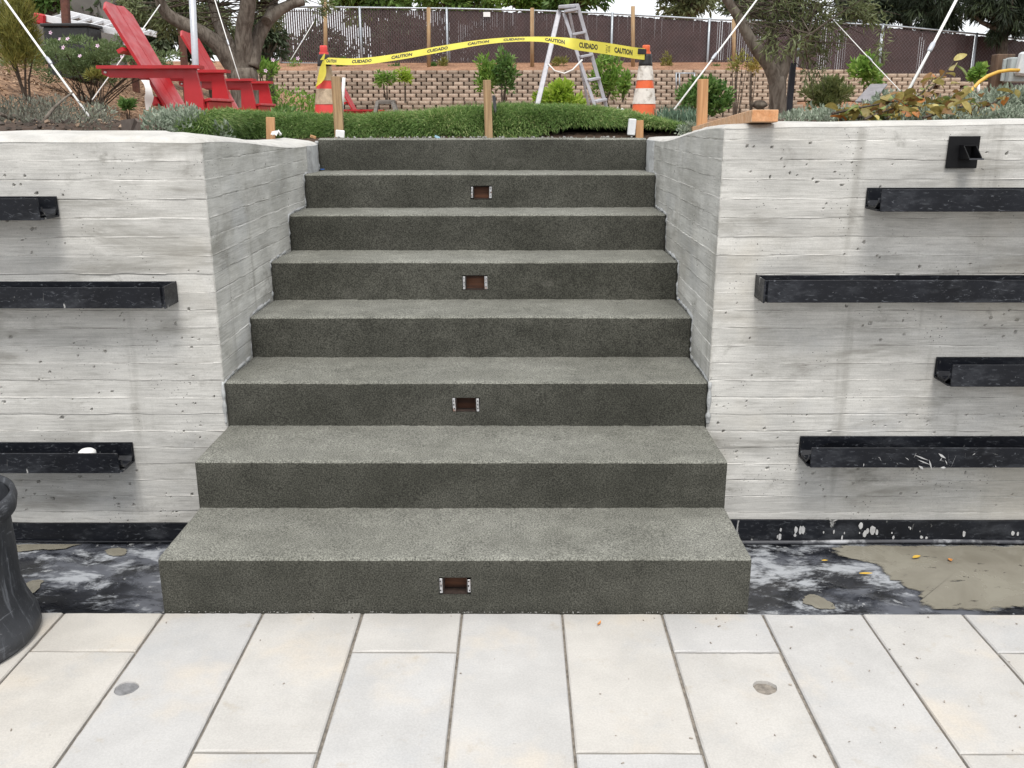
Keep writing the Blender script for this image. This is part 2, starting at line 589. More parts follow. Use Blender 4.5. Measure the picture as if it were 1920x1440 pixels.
def mulch_mat():
    t = NT('bark_mulch')
    xy = t.sep()
    v = t.vor(26, t.map((1, .55, 1)), "Color")
    vd = t.vor(26, t.map((1, .55, 1)))
    sp = t.N.new("ShaderNodeSeparateColor"); t.L.new(v, sp.inputs[0])
    c = t.mix(sp.outputs[0], (.10, .058, .036), (.34, .215, .135))
    far = t.ramp(xy[1], 16, 23)
    c = t.mix(far, c, t.mix(sp.outputs[1], (.24, .125, .075), (.38, .22, .14)))
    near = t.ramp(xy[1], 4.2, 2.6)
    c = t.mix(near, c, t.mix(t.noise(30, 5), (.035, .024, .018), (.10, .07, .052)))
    c = t.mul(c, t.ramp(t.noise(1.4, 4), .3, .7, .75, 1.15))
    t.bump(vd, .8, .03)
    return t.out(c, .95, 0, .2)


M['mulch'] = mulch_mat()
M['chip'] = leafmat('wood_chips', (0.110, 0.060, 0.035), (0.300, 0.190, 0.115), (0.460, 0.340, 0.240), .0, .9)
M['dirt'] = plain('bare_earth', (.07, .055, .045), .95, var=.3, scale=5, bump=.5, bscale=40)
M['backing'] = plain('black_turf_backing', (.012, .012, .011), .9, var=.3)
M['turf'] = leafmat('turf_blades', (.095, .170, .050), (.215, .335, .100), (.54, .58, .27), .38, .5)
M['stake'] = wood('fresh_fir_stake', (.56, .33, .17), (.43, .22, .10), 2, .15)
M['stake2'] = wood('weathered_stake', (.42, .29, .16), (.27, .17, .09), 2, .4)
M['plank'] = wood('dusty_two_by_lumber', (.60, .40, .25), (.48, .26, .13), 0, .45)
M['plankend'] = wood('sawn_lumber_end', (.62, .33, .17), (.50, .23, .10), 1, .1)
M['greywood'] = wood('grey_weathered_wood', (.20, .18, .16), (.10, .09, .08), 0, .5)
M['postwood'] = wood('rough_brown_post', (.17, .11, .075), (.09, .06, .04), 2, .3)
M['pvc'] = plain('white_pvc', (.72, .72, .70), .45, var=.08, dirt=(.45, .43, .38), dirt_amt=.4)
M['paper'] = plain('white_paper', (.78, .78, .77), .8, var=.05)
M['red'] = plain('red_painted_wood', (.41, .018, .024), .42, var=.10, scale=7, dirt=(.40, .02, .02), dirt_amt=.3)
M['orange'] = plain('orange_cone_rubber', (.66, .115, .032), .5, var=.12, scale=12, dirt=(.42, .07, .03), dirt_amt=.4)
M['redcone'] = plain('faded_red_cone_rubber', (.62, .05, .045), .5, var=.12, scale=12)
M['collar'] = plain('dirty_white_reflective_sleeve', (.66, .63, .58), .45, var=.12, scale=25, dirt=(.20, .16, .12), dirt_amt=.7)
M['collar2'] = plain('mud_stained_sleeve', (.42, .33, .23), .55, var=.25, scale=30, dirt=(.20, .13, .08), dirt_amt=.6)
M['blacktape'] = plain('black_rubber_tape', (.015, .015, .016), .5, var=.2)
M['tape'] = None
t = NT('yellow_caution_plastic')
c_ = t.mul((.78, .71, .10), t.ramp(t.noise(9, 4), .3, .7, .9, 1.06))
t.out(c_, .4, 0, .5)
tr_ = t.N.new("ShaderNodeBsdfTranslucent"); t.L.new(c_, tr_.inputs[0])
ms_ = t.N.new("ShaderNodeMixShader"); ms_.inputs[0].default_value = .35
t.L.new(t.b.outputs[0], ms_.inputs[1]); t.L.new(tr_.outputs[0], ms_.inputs[2]); t.L.new(ms_.outputs[0], t.N["Material Output"].inputs["Surface"])
M['tape'] = t.m
M['ink'] = plain('black_print', (.012, .012, .012), .5, var=.05)
M['alu'] = plain('lilac_grey_aluminium', (.36, .36, .385), .45, .25, var=.12, scale=15, dirt=(.45, .44, .5), dirt_amt=.4)
M['whitealu'] = plain('pale_aluminium', (.74, .75, .77), .4, .4, var=.08)
M['fencepost'] = plain('galvanized_pipe', (.36, .39, .42), .45, .5, var=.12)
M['wire'] = plain('chain_link_wire', (.20, .175, .18), .6, .2, var=.1)
M['slat'] = plain('brown_vinyl_slat', (.050, .026, .025), .55, var=.25, scale=3)
M['cord'] = plain('white_cord', (.74, .74, .72), .7, var=.05)
M['pole'] = plain('grey_metal_pole', (.50, .52, .56), .4, .3, var=.08)
M['rustpost'] = plain('rusty_steel_post', (.105, .042, .030), .85, var=.3, scale=18, dirt=(.17, .075, .04), dirt_amt=.5)
M['bark'] = None


def bark_mat(name, a, b):
    t = NT(name)
    n = t.noise(1, 6, .65, t.map((22, 22, 6)), .8)
    c = t.mix(t.ramp(n, .33, .66), a, b)
    c = t.mix(t.ramp(t.noise(5, 5, .6), .5, .7, 0, .5), c, (.26, .23, .19))
    t.bump(n, .8, .012)
    return t.out(c, .92, 0, .2)


M['bark'] = bark_mat('grey_olive_bark', (.075, .060, .048), (.185, .16, .135))
M['bark2'] = bark_mat('dark_bark', (.04, .03, .024), (.10, .08, .062))
M['olive'] = leafmat('olive_leaves', (.085, .105, .045), (.165, .195, .085), (.32, .34, .18), .28, .5)
M['olived'] = leafmat('dark_evergreen_leaves', (0.034, 0.051, 0.027), (0.070, 0.097, 0.049), (0.135, 0.162, 0.095), .2, .5)  # dark green leaf colour of the evergreens and background trees
M['green'] = leafmat('mid_green_leaves', (.09, .19, .030), (.19, .33, .060), (.34, .46, .12), .42)
M['sagegreen'] = leafmat('pale_grey_green_leaves', (.10, .15, .06), (.17, .23, .10), (.27, .33, .17), .35)
M['pale'] = leafmat('pale_yellow_green_leaves', (.14, .18, .06), (.24, .28, .11), (.38, .40, .20), .4)
M['lime'] = leafmat('lime_green_leaves', (.19, .31, .03), (.34, .48, .06), (.52, .60, .15), .45)
M['yellowgreen'] = leafmat('yellow_green_needles', (0.138, 0.149, 0.032), (0.230, 0.230, 0.057), (0.345, 0.310, 0.092), .3)
M['deep'] = leafmat('deep_green_leaves', (.055, .125, .032), (.115, .220, .055), (.24, .36, .11), .35)
M['sage'] = leafmat('silvery_sage_leaves', (.155, .20, .14), (.28, .33, .25), (.45, .48, .40), .2, .75)
M['bluegreen'] = leafmat('blue_green_blades', (0.058, 0.111, 0.072), (0.111, 0.182, 0.124), (0.195, 0.273, 0.182), .25)
M['scrub'] = leafmat('dry_grey_scrub', (0.108, 0.102, 0.084), (0.180, 0.180, 0.144), (0.240, 0.282, 0.216), .2, .8)
M['autumn'] = leafmat('bronze_yellow_leaves', (0.204, 0.156, 0.042), (0.360, 0.288, 0.078), (0.552, 0.432, 0.132), .35)
M['petal'] = plain('pale_pink_petal', (.72, .52, .66), .6, var=.12)
M['petalc'] = plain('purple_flower_centre', (.16, .025, .12), .7)
M['conifer'] = leafmat('dark_conifer_sprays', (0.012, 0.020, 0.010), (0.026, 0.040, 0.018), (0.055, 0.075, 0.030), .15, .6)
M['fartree'] = leafmat('broad_tree_leaves', (0.080, 0.152, 0.032), (0.160, 0.264, 0.064), (0.320, 0.416, 0.120), .4)
M['yellowleaf'] = plain('yellow_fallen_leaf', (.62, .40, .06), .6, var=.2)
M['redbrick'] = None


def block_mat():
    t = NT('split_face_block')
    r = t.rnd()
    c = t.mix(t.ramp(r, 0, 1), (.25, .20, .158), (.43, .345, .275))
    c = t.mix(t.ramp(t.sep(t.N.new("ShaderNodeNewGeometry").outputs["Position"])[0], 2, 9, 0, .5), c, (.43, .335, .25))
    c = t.mul(c, t.ramp(t.noise(16, 5, .7), .3, .7, .8, 1.15))
    t.bump(t.noise(30, 5, .7), .7, .02)
    return t.out(c, .95, 0, .2)


M['block'] = block_mat()
M['house'] = plain('beige_stucco', (.52, .43, .30), .9, var=.06)
M['greywall'] = plain('grey_block_wall', (.17, .16, .15), .9, var=.2, scale=3)
M['darkbox'] = plain('dark_grey_plastic', (.02, .022, .024), .6, var=.2)
M['greybox'] = plain('grey_electrical_enclosure', (.36, .40, .40), .45, var=.1)
M['clearcover'] = plain('translucent_outlet_cover', (.55, .57, .58), .2, var=.1)
M['conduit'] = plain('yellow_ochre_hose', (.60, .36, .05), .45, var=.08)
M['slate'] = plain('grey_slate', (.20, .19, .20), .8, var=.2)
M['blue'] = plain('blue_masking_tape', (.03, .16, .55), .6)
M['edging'] = plain('rusty_brown_edging', (.12, .095, .08), .8, var=.2)
M['roof'] = plain('brown_roof', (.12, .08, .06), .9)
M['glass'] = plain('dark_window_glass', (.03, .035, .04), .1, var=.05)

# ================================================================== GROUND AND TERRAIN
XL, XR, T_, RR, R1 = -1.0765, 0.7009, 0.3767, 0.165, 0.1794
WY = 2 * T_                       # plane of the wall faces
WXL, WXR = -1.0785, 0.7035        # planes of the wall returns
ZTOP = R1 + 7 * RR


def gz(x, y):
    """height of the upper garden"""
    x = np.asarray(x, float); y = np.asarray(y, float)
    lawn = 1.24 + .12 * sm(-2.1, -1.6, x)
    lawn = lawn + (0.98 - lawn) * sm(6.3, 9.0, y)
    lawn = 1.285 + (lawn - 1.285) * sm(2.66, 2.9, y)
    # planting beds behind the two walls
    lb = sm(-1.75, -2.15, x - .12 * (y - 1.0)) 
    bedl = 1.345 + .075 * sm(.95, 1.9, y) - .16 * sm(3.0, 4.4, y)
    lawn = lawn + (np.maximum(bedl, lawn) - lawn) * lb * sm(5.0, 3.6, y)
    rb = sm(.85, 1.1, x)
    bedr = 1.375 + .06 * sm(1.0, 2.0, y) + .05 * sm(1.5, 2.8, x) * sm(1.0, 2.6, y)
    lawn = lawn + (bedr - lawn) * rb * sm(7.5, 4.5, y) * sm(.75, 1.2, x - .12 * (y - 2.0))
    # mulch bank climbing to the left
    run = np.maximum(0, -3.7 - x + .02 * (y - 5)) * sm(3.2, 5.5, y)
    bank = run * .40
    bank = 1.9 * (1 - np.exp(-bank / 1.6)) * 1.15
    lawn = lawn + bank + .05 * (vnoise(x * 1.3, y * 1.3, 3) - .5) * sm(-3.4, -4.4, x)
    # terraces held by the block walls
    d = np.interp(x, [8, 15], [0, -.55])
    t1 = 1.80
    t2 = 2.62 + d + (np.maximum(0, y - 23.7) * .155 - np.maximum(0, y - 26.6) * .12) * sm(10, 7, x)
    z = np.where(y > 21.62, np.maximum(lawn, t1 + 0 * x), lawn)
    z = np.where(y > 23.62, np.maximum(lawn * .0 + t2, np.where(x < -6, lawn, 0)), z)
    return z


xs = np.concatenate([np.linspace(-70, -9, 24), np.linspace(-8.5, -1.4, 70), [-1.262], np.linspace(-1.1, .8, 20), [.888], np.linspace(1.0, 9, 70), np.linspace(9.6, 70, 24)])
ys = np.concatenate([np.linspace(.94, 2.70, 20), np.linspace(2.78, 10, 80), np.linspace(10.2, 21.55, 50), [21.61, 21.63], np.linspace(21.8, 23.5, 6), [23.61, 23.63], np.linspace(23.9, 29, 20), np.linspace(30, 160, 30)])
X_, Y_ = np.meshgrid(xs, ys, indexing='ij')
Z_ = gz(X_, Y_)
P = np.stack([X_, Y_, Z_], -1)
cx = (X_[:-1, :-1] + X_[1:, 1:]) / 2; cy = (Y_[:-1, :-1] + Y_[1:, 1:]) / 2
mask = ~((cx > -1.262) & (cx < .888) & (cy < 2.70))
tb = MB().grid(P, 0, True, mask)
solo('hillside_ground', tb, M['mulch'], (0, 0, 0), 'sloping ground of brown bark mulch above the walls', None, kind='structure', fix=False)

gb = MB()
gb.add([(-200, -120, -.30), (200, -120, -.30), (200, 200, -.30), (-200, 200, -.30)], [(0, 1, 2, 3)])
solo('ground', gb, M['dirt'], (0, 0, 0), 'bare earth under the whole garden', None, kind='structure', fix=False)

def on_ground(px, py, z=0.0):
    a, b = px - 960.0, 720.0 - py
    cp, sp = math.cos(PITCH), math.sin(PITCH)
    d = np.array([a, F_PX * cp + b * sp, -F_PX * sp + b * cp])
    c, s = math.cos(0.0053), math.sin(0.0053)
    d = np.array([c * d[0] - s * d[1], s * d[0] + c * d[1], d[2]])
    t = (z - EYE) / d[2]
    return np.array([d[0] * t, CAM_Y + d[1] * t, z])



# ================================================================== PATIO OF LONG STONE TILES
patio = tag(link('patio_paving', None), 'patio of long pale limestone tiles with dark sandy joints', None, None, 'structure')
jb = MB().box((0, -2.55, -.055), (8.2, 5.1, .09))
part('joint_bed', jb, M['joint'], patio)
PX0, PW, GAP, TL = -1.0733, .3024, .0082, .852


def tile_mesh(x0, x1, y0, y1, hole=None, seed=0):
    r = random.Random(seed)
    j = lambda: r.uniform(-.0012, .0012)
    top = r.uniform(-.0012, .0012); b = .0035; zb = -.03
    xa, xb_, ya, yb = x0 + GAP / 2 + j(), x1 - GAP / 2 + j(), y0 + GAP / 2 + j(), y1 - GAP / 2 + j()
    cxm, cym = (xa + xb_) / 2, (ya + yb) / 2
    m = MB()
    outer = []
    n = 6

    def edge(p, q, k):
        return [(p[0] + (q[0] - p[0]) * i / k, p[1] + (q[1] - p[1]) * i / k) for i in range(k)]
    c = [(xa, ya), (xb_, ya), (xb_, yb), (xa, yb)]
    ring = []
    for i in range(4): ring += edge(c[i], c[(i + 1) % 4], (5 if i % 2 == 0 else 9) if hole is None else (22 if i % 2 == 0 else 30))
    # slightly wavering arris
    lo = [(x, y, zb) for x, y in ring]
    md = [(x, y, top - b + r.uniform(-.0008, .0004)) for x, y in ring]
    up = []
    for x, y in ring:
        bb = b * r.uniform(.5, 1.5)
        up.append((x + (bb if x < cxm else -bb) * (1 if min(abs(x - xa), abs(x - xb_)) < 1e-6 else 0), y + (bb if y < cym else -bb) * (1 if min(abs(y - ya), abs(y - yb)) < 1e-6 else 0), top))
    k = len(ring)
    fs = []
    for a in (0, k):
        for i in range(k): fs.append((a + i, a + (i + 1) % k, a + k + (i + 1) % k, a + k + i))
    vs = lo + md + up
    if hole is None:
        fs.append(tuple(range(2 * k, 3 * k)))
    else:
        hx, hy, hr, hd = hole
        h1 = []; h2 = []
        for q_i, (x, y, z) in enumerate(up):
            an = math.atan2(y - hy, x - hx)
            q = hr * (1 + .04 * math.sin(an * 3 + 1) + .02 * math.sin(an * 7))
            h1.append((hx + q * math.cos(an), hy + q * math.sin(an), top)); h2.append((hx + q * .97 * math.cos(an), hy + q * .97 * math.sin(an), top - hd))
        vs = vs + h1 + h2
        for a in (2 * k, 3 * k):
            for i in range(k): fs.append((a + i, a + (i + 1) % k, a + k + (i + 1) % k, a + k + i))
    m.add(vs, fs)
    return m


firsts = {0: None, 1: .643, 2: .2175}


hole_l = on_ground(235, 1290); hole_r = on_ground(1433, 1289)
sd = 0
for k in range(-10, 13):
    x0, x1 = PX0 + k * PW, PX0 + (k + 1) * PW
    f = {0: .86 + .03, 1: .643, 2: .2175}[k % 3]
    cuts = [0.006]
    y = f
    while y < 5.0: cuts.append(y); y += TL
    cuts.append(5.05)
    for a, b in zip(cuts[:-1], cuts[1:]):
        sd += 1
        hole = None
        for hc, dep in ((hole_l, .006), (hole_r, .02)):
            if x0 < hc[0] < x1 and -b < hc[1] < -a: hole = (hc[0], hc[1], .031, dep)
        m = tile_mesh(x0, x1, -b, -a, hole, sd)
        ctr = ((x0 + x1) / 2, -(a + b) / 2, 0)
        me = m.mesh('tile', M['stone'], ctr)
        o = link('tile', me, patio, ctr)
        if hole:
            pb = MB(); n = 24
            zt = -hole[3] * .55 if hole[3] < .01 else -.016
            pts = [(hole[0] + .0325 * math.cos(2 * math.pi * i / n), hole[1] + .0325 * math.sin(2 * math.pi * i / n), zt) for i in range(n)]
            pb.prism(pts, None, (0, 0, -.01))
            po = part('core_plug', pb, M.setdefault('plugdark', plain('dark_grout_plug', (.19, .19, .195), .9, var=.25, scale=40, bump=.6, bscale=90)) if hole[3] < .01 else M['plug'] if 'plug' in M else M.setdefault('plug', plain('grey_grout_plug', (.30, .30, .31), .9, var=.25, scale=40, bump=.6, bscale=90)), o)

# ================================================================== SUNKEN BASINS AT THE FOOT OF THE WALLS
basin = tag(link('basin_floor', None), 'sunken channel lined with black membrane smeared with cement wash', None, None, 'structure')
BZ = -.132
for xa, xb_ in ((-4.0, XL + .01), (XR - .01, 4.0)):
    nx = int((xb_ - xa) / .02); ny = 40
    gx = np.linspace(xa, xb_, nx); gy = np.linspace(.0, WY + .01, ny)
    GX, GY = np.meshgrid(gx, gy, indexing='ij')
    GZ = BZ + .004 * (vnoise(GX * 5, GY * 7, 11) - .5) + .003 * (vnoise(GX * 17, GY * 21, 12) - .5)
    # folds of the lining
    fold = np.exp(-((GY - .42 + (GX - 1.05) * .75) / .018) ** 2) * sm(.95, 1.05, GX) * sm(1.5, 1.4, GX)
    GZ = GZ + .010 * fold
    part('lining', MB().grid(np.stack([GX, GY, GZ], -1)), M['membrane'], basin, fix=False)
    # inner face under the paving edge
    part('lining_edge', MB().box(((xa + xb_) / 2, -.001, -.085), (xb_ - xa, .012, .11)), M['membrane'], basin)
# muddy water: irregular sheets a little above the lining
ZM = BZ + .0042


def mud_sheet(px, label, seed):
    """outline read off the photograph, laid on the basin floor"""
    P = [on_ground(*q, ZM)[:2] for q in px]
    r = random.Random(seed); out = []
    n = len(P)
    for i in range(n):
        p0, p1, p2, p3 = P[i - 1], P[i], P[(i + 1) % n], P[(i + 2) % n]
        for k in range(6):
            u = k / 6
            q = .5 * ((2 * p1) + (p2 - p0) * u + (2 * p0 - 5 * p1 + 4 * p2 - p3) * u * u + (-p0 + 3 * p1 - 3 * p2 + p3) * u ** 3)
            L_ = min(.012, np.linalg.norm(p2 - p1) * .10)
            q = q + np.array([r.uniform(-L_, L_), r.uniform(-L_, L_) * .6])
            out.append((q[0], min(max(q[1], .008), WY - .036), 0))
    out = np.array(out); c = out.mean(0); k = len(out)
    vs = []; ed = []
    for sc_, e_ in ((1, 0), (.93, .22), (.84, .48), (.7, .75), (.4, 1.0)):
        q = c + (out - c) * sc_
        if sc_ < 1 and len(px) > 8: q[:, 1] = c[1] + (out[:, 1] - c[1]) * (1 - (1 - sc_) * 1.0)
        vs += q.tolist(); ed += [e_] * k
    vs.append(c.tolist()); ed.append(1.0)
    m = MB(); m.add(vs, [(a * k + i, a * k + (i + 1) % k, (a + 1) * k + (i + 1) % k, (a + 1) * k + i) for a in range(4) for i in range(k)] + [(4 * k + i, 4 * k + (i + 1) % k, 5 * k) for i in range(k)])
    o = solo('mud_puddle', m, M['mud'], (c[0], c[1], 0), label, 'puddle', 'mud puddles in the basins', fix=False)
    o.data.attributes.new('edge', 'FLOAT', 'POINT').data.foreach_set('value', ed)
    o.location = (c[0], c[1], ZM)


mud_sheet([(1556, 1028), (1600, 1019), (1690, 1017), (1800, 1015), (2000, 1013), (2320, 1013), (2420, 1143), (2000, 1144), (1742, 1143), (1722, 1118), (1690, 1098), (1655, 1076), (1640, 1060), (1600, 1050), (1570, 1043)], 'wide tan puddle of muddy water on the right basin lining', 3)
mud_sheet([(1503, 1126), (1509, 1117), (1522, 1114), (1537, 1118), (1549, 1124), (1561, 1133), (1566, 1142), (1548, 1143), (1530, 1141), (1518, 1135), (1507, 1133)], 'small tan mud puddle by the paving edge right of the steps', 9)
mud_sheet([(20, 1022), (70, 1015), (130, 1014), (160, 1016), (120, 1026), (60, 1030), (24, 1034)], 'strip of tan muddy water at the foot of the left wall', 14)
mud_sheet([(196, 1030), (215, 1026), (236, 1028), (232, 1040), (205, 1041)], 'little tan mud patch in the middle of the left basin', 17)
mud_sheet([(48, 1092), (70, 1085), (82, 1090), (60, 1112), (46, 1116)], 'sliver of tan mud beside the dark plastic bin', 18)

# ================================================================== BOARD-MARKED CONCRETE WALLS
def wall_face(path_u, zb, ztop_f, to_xyz, u_knots, nz, seed, lo_res_z=None, corner_u=None, holes=0, hole_rng=(0, 1)):
    """displaced sheet; path_u: u samples; to_xyz(u, z, d) -> xyz arrays; d outward"""
    U = path_u; v = np.linspace(0, 1, nz)
    UU, VV = np.meshgrid(U, v, indexing='ij')
    zt = ztop_f(UU); ZZ = zb + (zt - zb) * VV
    b = np.floor((ZZ - BZ0) / BH); fr = (ZZ - BZ0) / BH - b
    tone = (np.sin(b * 12.9898 + seed) * 43758.5453) % 1.0
    D = (tone - .5) * .0020
    # seams: a fin here, a slot there
    dist = np.minimum(fr, 1 - fr) * BH
    bb = np.round((ZZ - BZ0) / BH)
    s = vnoise(UU * 9 + bb * 13.7, bb * 3.1, seed) - .48
    wav = vnoise(UU * 60, bb * 7.7, seed + 5)
    D += np.exp(-(dist / .0017) ** 2) * (np.clip(s * 2.6, -.5, .5) - .12) * .0042 * (.4 + wav)
    # board ends
    D += .00022 * (vnoise(UU * 5 + tone * 40, ZZ * 150, seed + 1) - .5) * 2
    D += .00022 * (vnoise(UU * 3 + tone * 17, ZZ * 45, seed + 2) - .5) * 2
    D += .004 * (vnoise(UU * 1.3, ZZ * 1.5, seed + 3) - .5)
    if holes:
        r = np.random.default_rng(seed)
        for i in range(holes):
            hu = r.uniform(*hole_rng); hz = r.uniform(zb, float(ztop_f(np.array(hu))) - .03)
            if float(vnoise(hu * 3.1, hz * 3.7, seed + 9)) < .40: continue
            hr = .0022 + .0036 * r.random() ** 4; el = r.uniform(.7, 1.5)
            iu = np.where(abs(U - hu) < .03)[0]
            if len(iu) == 0: continue
            sl = slice(iu[0], iu[-1] + 1)
            hw_ = .8 + .5 * vnoise(UU[sl] * 300, ZZ[sl] * 300, i); q = ((UU[sl] - hu) / (hr * el) * hw_) ** 2 + ((ZZ[sl] - hz) / hr) ** 2
            D[sl] -= np.clip(2.4 - q * 1.7, 0, 1) * (.006 + hr * 1.1)
    if corner_u is not None:
        e = np.abs(UU - corner_u)
        chip = np.exp(-(e / .006) ** 2) * vnoise(ZZ * 55, UU * 0 + 2, seed + 7) * .006
        D = D * sm(0, .012, e) - chip * .6
    return to_xyz(UU, ZZ, D)


def cap_strip(pts_xy, z_f, inw, rise, mat_i=0):
    """wall top following a plan polyline; inw: inward vectors; rise: z of chamfer and back edge"""
    n = len(pts_xy); P = np.zeros((n, 4, 3))
    for i, ((x, y), zf, (ix, iy)) in enumerate(zip(pts_xy, z_f, inw)):
        j1 = (float(vnoise(x * 24, y * 24, 4)) - .5) * .005; j2 = (float(vnoise(x * 9, y * 9, 5)) - .5) * .004
        P[i, 0] = (x, y, zf)
        P[i, 1] = (x + ix * (.010 + j1 * .5), y + iy * (.010 + j1 * .5), zf + .010 + j1)
        P[i, 2] = (x + ix * .05, y + iy * .05, zf + rise[0] + j2)
        P[i, 3] = (x + ix * .184, y + iy * .184, zf + rise[1] + j2)
    return P


def grid_quads(P):
    a, b = P.shape[:2]
    I = np.arange(a * b).reshape(a, b)
    return np.stack([I[:-1, :-1], I[1:, :-1], I[1:, 1:], I[:-1, 1:]], -1).reshape(-1, 4)


def build_wall(side):
    s = -1 if side == 'left' else 1
    WX = WXL if s < 0 else WXR
    zf0 = 1.362 if s < 0 else 1.402
    zcor = 1.360 if s < 0 else 1.404
    zend = 1.300 if s < 0 else 1.326
    yend = 2.655 if s < 0 else 2.66
    zouter = 1.364 if s < 0 else 1.418
    root = thing('concrete_wall', (WX + s * 1.2, WY, BZ), 'pale board marked concrete retaining wall on the left of the steps' if s < 0 else 'pale board marked concrete retaining wall on the right of the steps', 'wall', 'board marked retaining walls')
    # front
    u_near = np.arange(0, 1.35, .0042); u_far = np.arange(1.36, 3.0, .05)
    u = np.concatenate([u_near, u_far])
    ft = lambda uu: zcor + (zouter - zcor) * np.clip(np.asarray(uu) / 1.1, 0, 1) + .004 * (vnoise(np.asarray(uu) * 8, 0 * np.asarray(uu), 6) - .5)
    Pf = wall_face(u, -.145, ft, lambda U, Z, D: np.stack([WX + s * U, WY - D, Z], -1), None, 430, 31 if s < 0 else 57, corner_u=0, holes=300, hole_rng=(.03, 1.3))
    V = Pf.reshape(-1, 3); Fq = grid_quads(Pf)
    if s < 0: Fq = Fq[:, ::-1]
    me = fast_mesh('front_face', V - np.array(root.location), Fq, M['board'], smooth=False)
    o = link('front_face', me, root)
    # return beside the steps
    u = np.arange(0, yend - WY + .001, .0055)
    rt = lambda uu: zcor + (zend - zcor) * sm(.05, 1.5, np.asarray(uu))
    Pr = wall_face(u, .30, rt, lambda U, Z, D: np.stack([WX - s * D, WY + U, Z], -1), None, 300, 77 if s < 0 else 93, corner_u=0, holes=70, hole_rng=(.05, 1.8))
    V = Pr.reshape(-1, 3); Fq = grid_quads(Pr)
    if s > 0: Fq = Fq[:, ::-1]
    o = link('return_face', fast_mesh('return_face', V - np.array(root.location), Fq, M['board_side'], smooth=False), root)
    # top
    pts = []; zf = []; inw = []
    for uu in list(np.arange(2.95, 0.02, -.03)):
        pts.append((WX + s * uu, WY)); zf.append(float(ft(uu))); inw.append((0, 1))
    pts.append((WX, WY)); zf.append(zcor); inw.append((s, 1))
    for uu in list(np.arange(.03, yend - WY, .03)) + [yend - WY]:
        pts.append((WX, WY + uu)); zf.append(float(rt(uu))); inw.append((s, 0))
    # the inward vector turns gradually near the corner so strips do not cross
    rise = (.020, .036) if s < 0 else (.014, .018)
    cp = cap_strip(pts, zf, inw, rise)
    lim = 0.19
    for i, (x, y) in enumerate(pts):
        du = abs(x - WX); dv = y - WY
        if dv < 1e-6 and 0 < du < lim:
            for j in (1, 2, 3):
                mx = WX + s * (cp[i, j, 1] - WY)
                if s * (cp[i, j, 0] - mx) < 0: cp[i, j, 0] = mx
        if du < 1e-6 and 0 < dv < lim:
            for j in (1, 2, 3):
                my = WY + abs(cp[i, j, 0] - WX)
                if cp[i, j, 1] < my: cp[i, j, 1] = my
    mb = MB().grid(cp)
    # back and end
    bk = np.stack([cp[:, 3], cp[:, 3] * np.array([1, 1, 0]) + np.array([0, 0, -.2])], 1)
    mb.grid(bk)
    e0, e1, e2, e3 = cp[-1]
    mb.add([e0, e1, e2, e3, (e3[0], e3[1], -.2), (e0[0], e0[1], -.2)], [(0, 1, 2, 3, 4, 5)])
    e0, e1, e2, e3 = cp[0]
    mb.add([e0, e1, e2, e3, (e3[0], e3[1], -.2), (e0[0], e0[1], -.2)], [(0, 1, 2, 3, 4, 5)])
    part('wall_top', mb, M['cap'], root)
    # patch of mortar that closes the wall against the top step
    return root


wall_l = build_wall('left'); wall_r = build_wall('right')

# short pier of newer mortar at the head of each return
for s, wx, z1, lab in ((-1, WXL, 1.302, 'light grey mortar patch at left end of the top step'), (1, WXR, 1.327, 'light grey mortar patch at right end of the top step')):
    m = MB()
    n = 14
    zz = np.linspace(ZTOP - RR - .02, z1, n)
    P = np.zeros((n, 5, 3))
    for i, z in enumerate(zz):
        j = (float(vnoise(z * 40, s, 3)) - .5) * .010
        P[i] = [(wx, 2.36, z), (wx - s * .012, 2.37 + j, z), (wx - s * .018, 2.46, z), (wx - s * .014, 2.56 + j, z), (wx, 2.638, z)]
    m.grid(P)
    m.add([P[-1, k] for k in range(5)], [(0, 1, 2, 3, 4)])
    part('mortar_patch', m, M['patch'] if 'patch' in M else M.setdefault('patch', plain('fresh_grey_mortar', (.40, .41, .41), .9, var=.2, scale=14, bump=.5, bscale=60, dirt=(.16, .16, .16), dirt_amt=.6)), wall_l if s < 0 else wall_r)

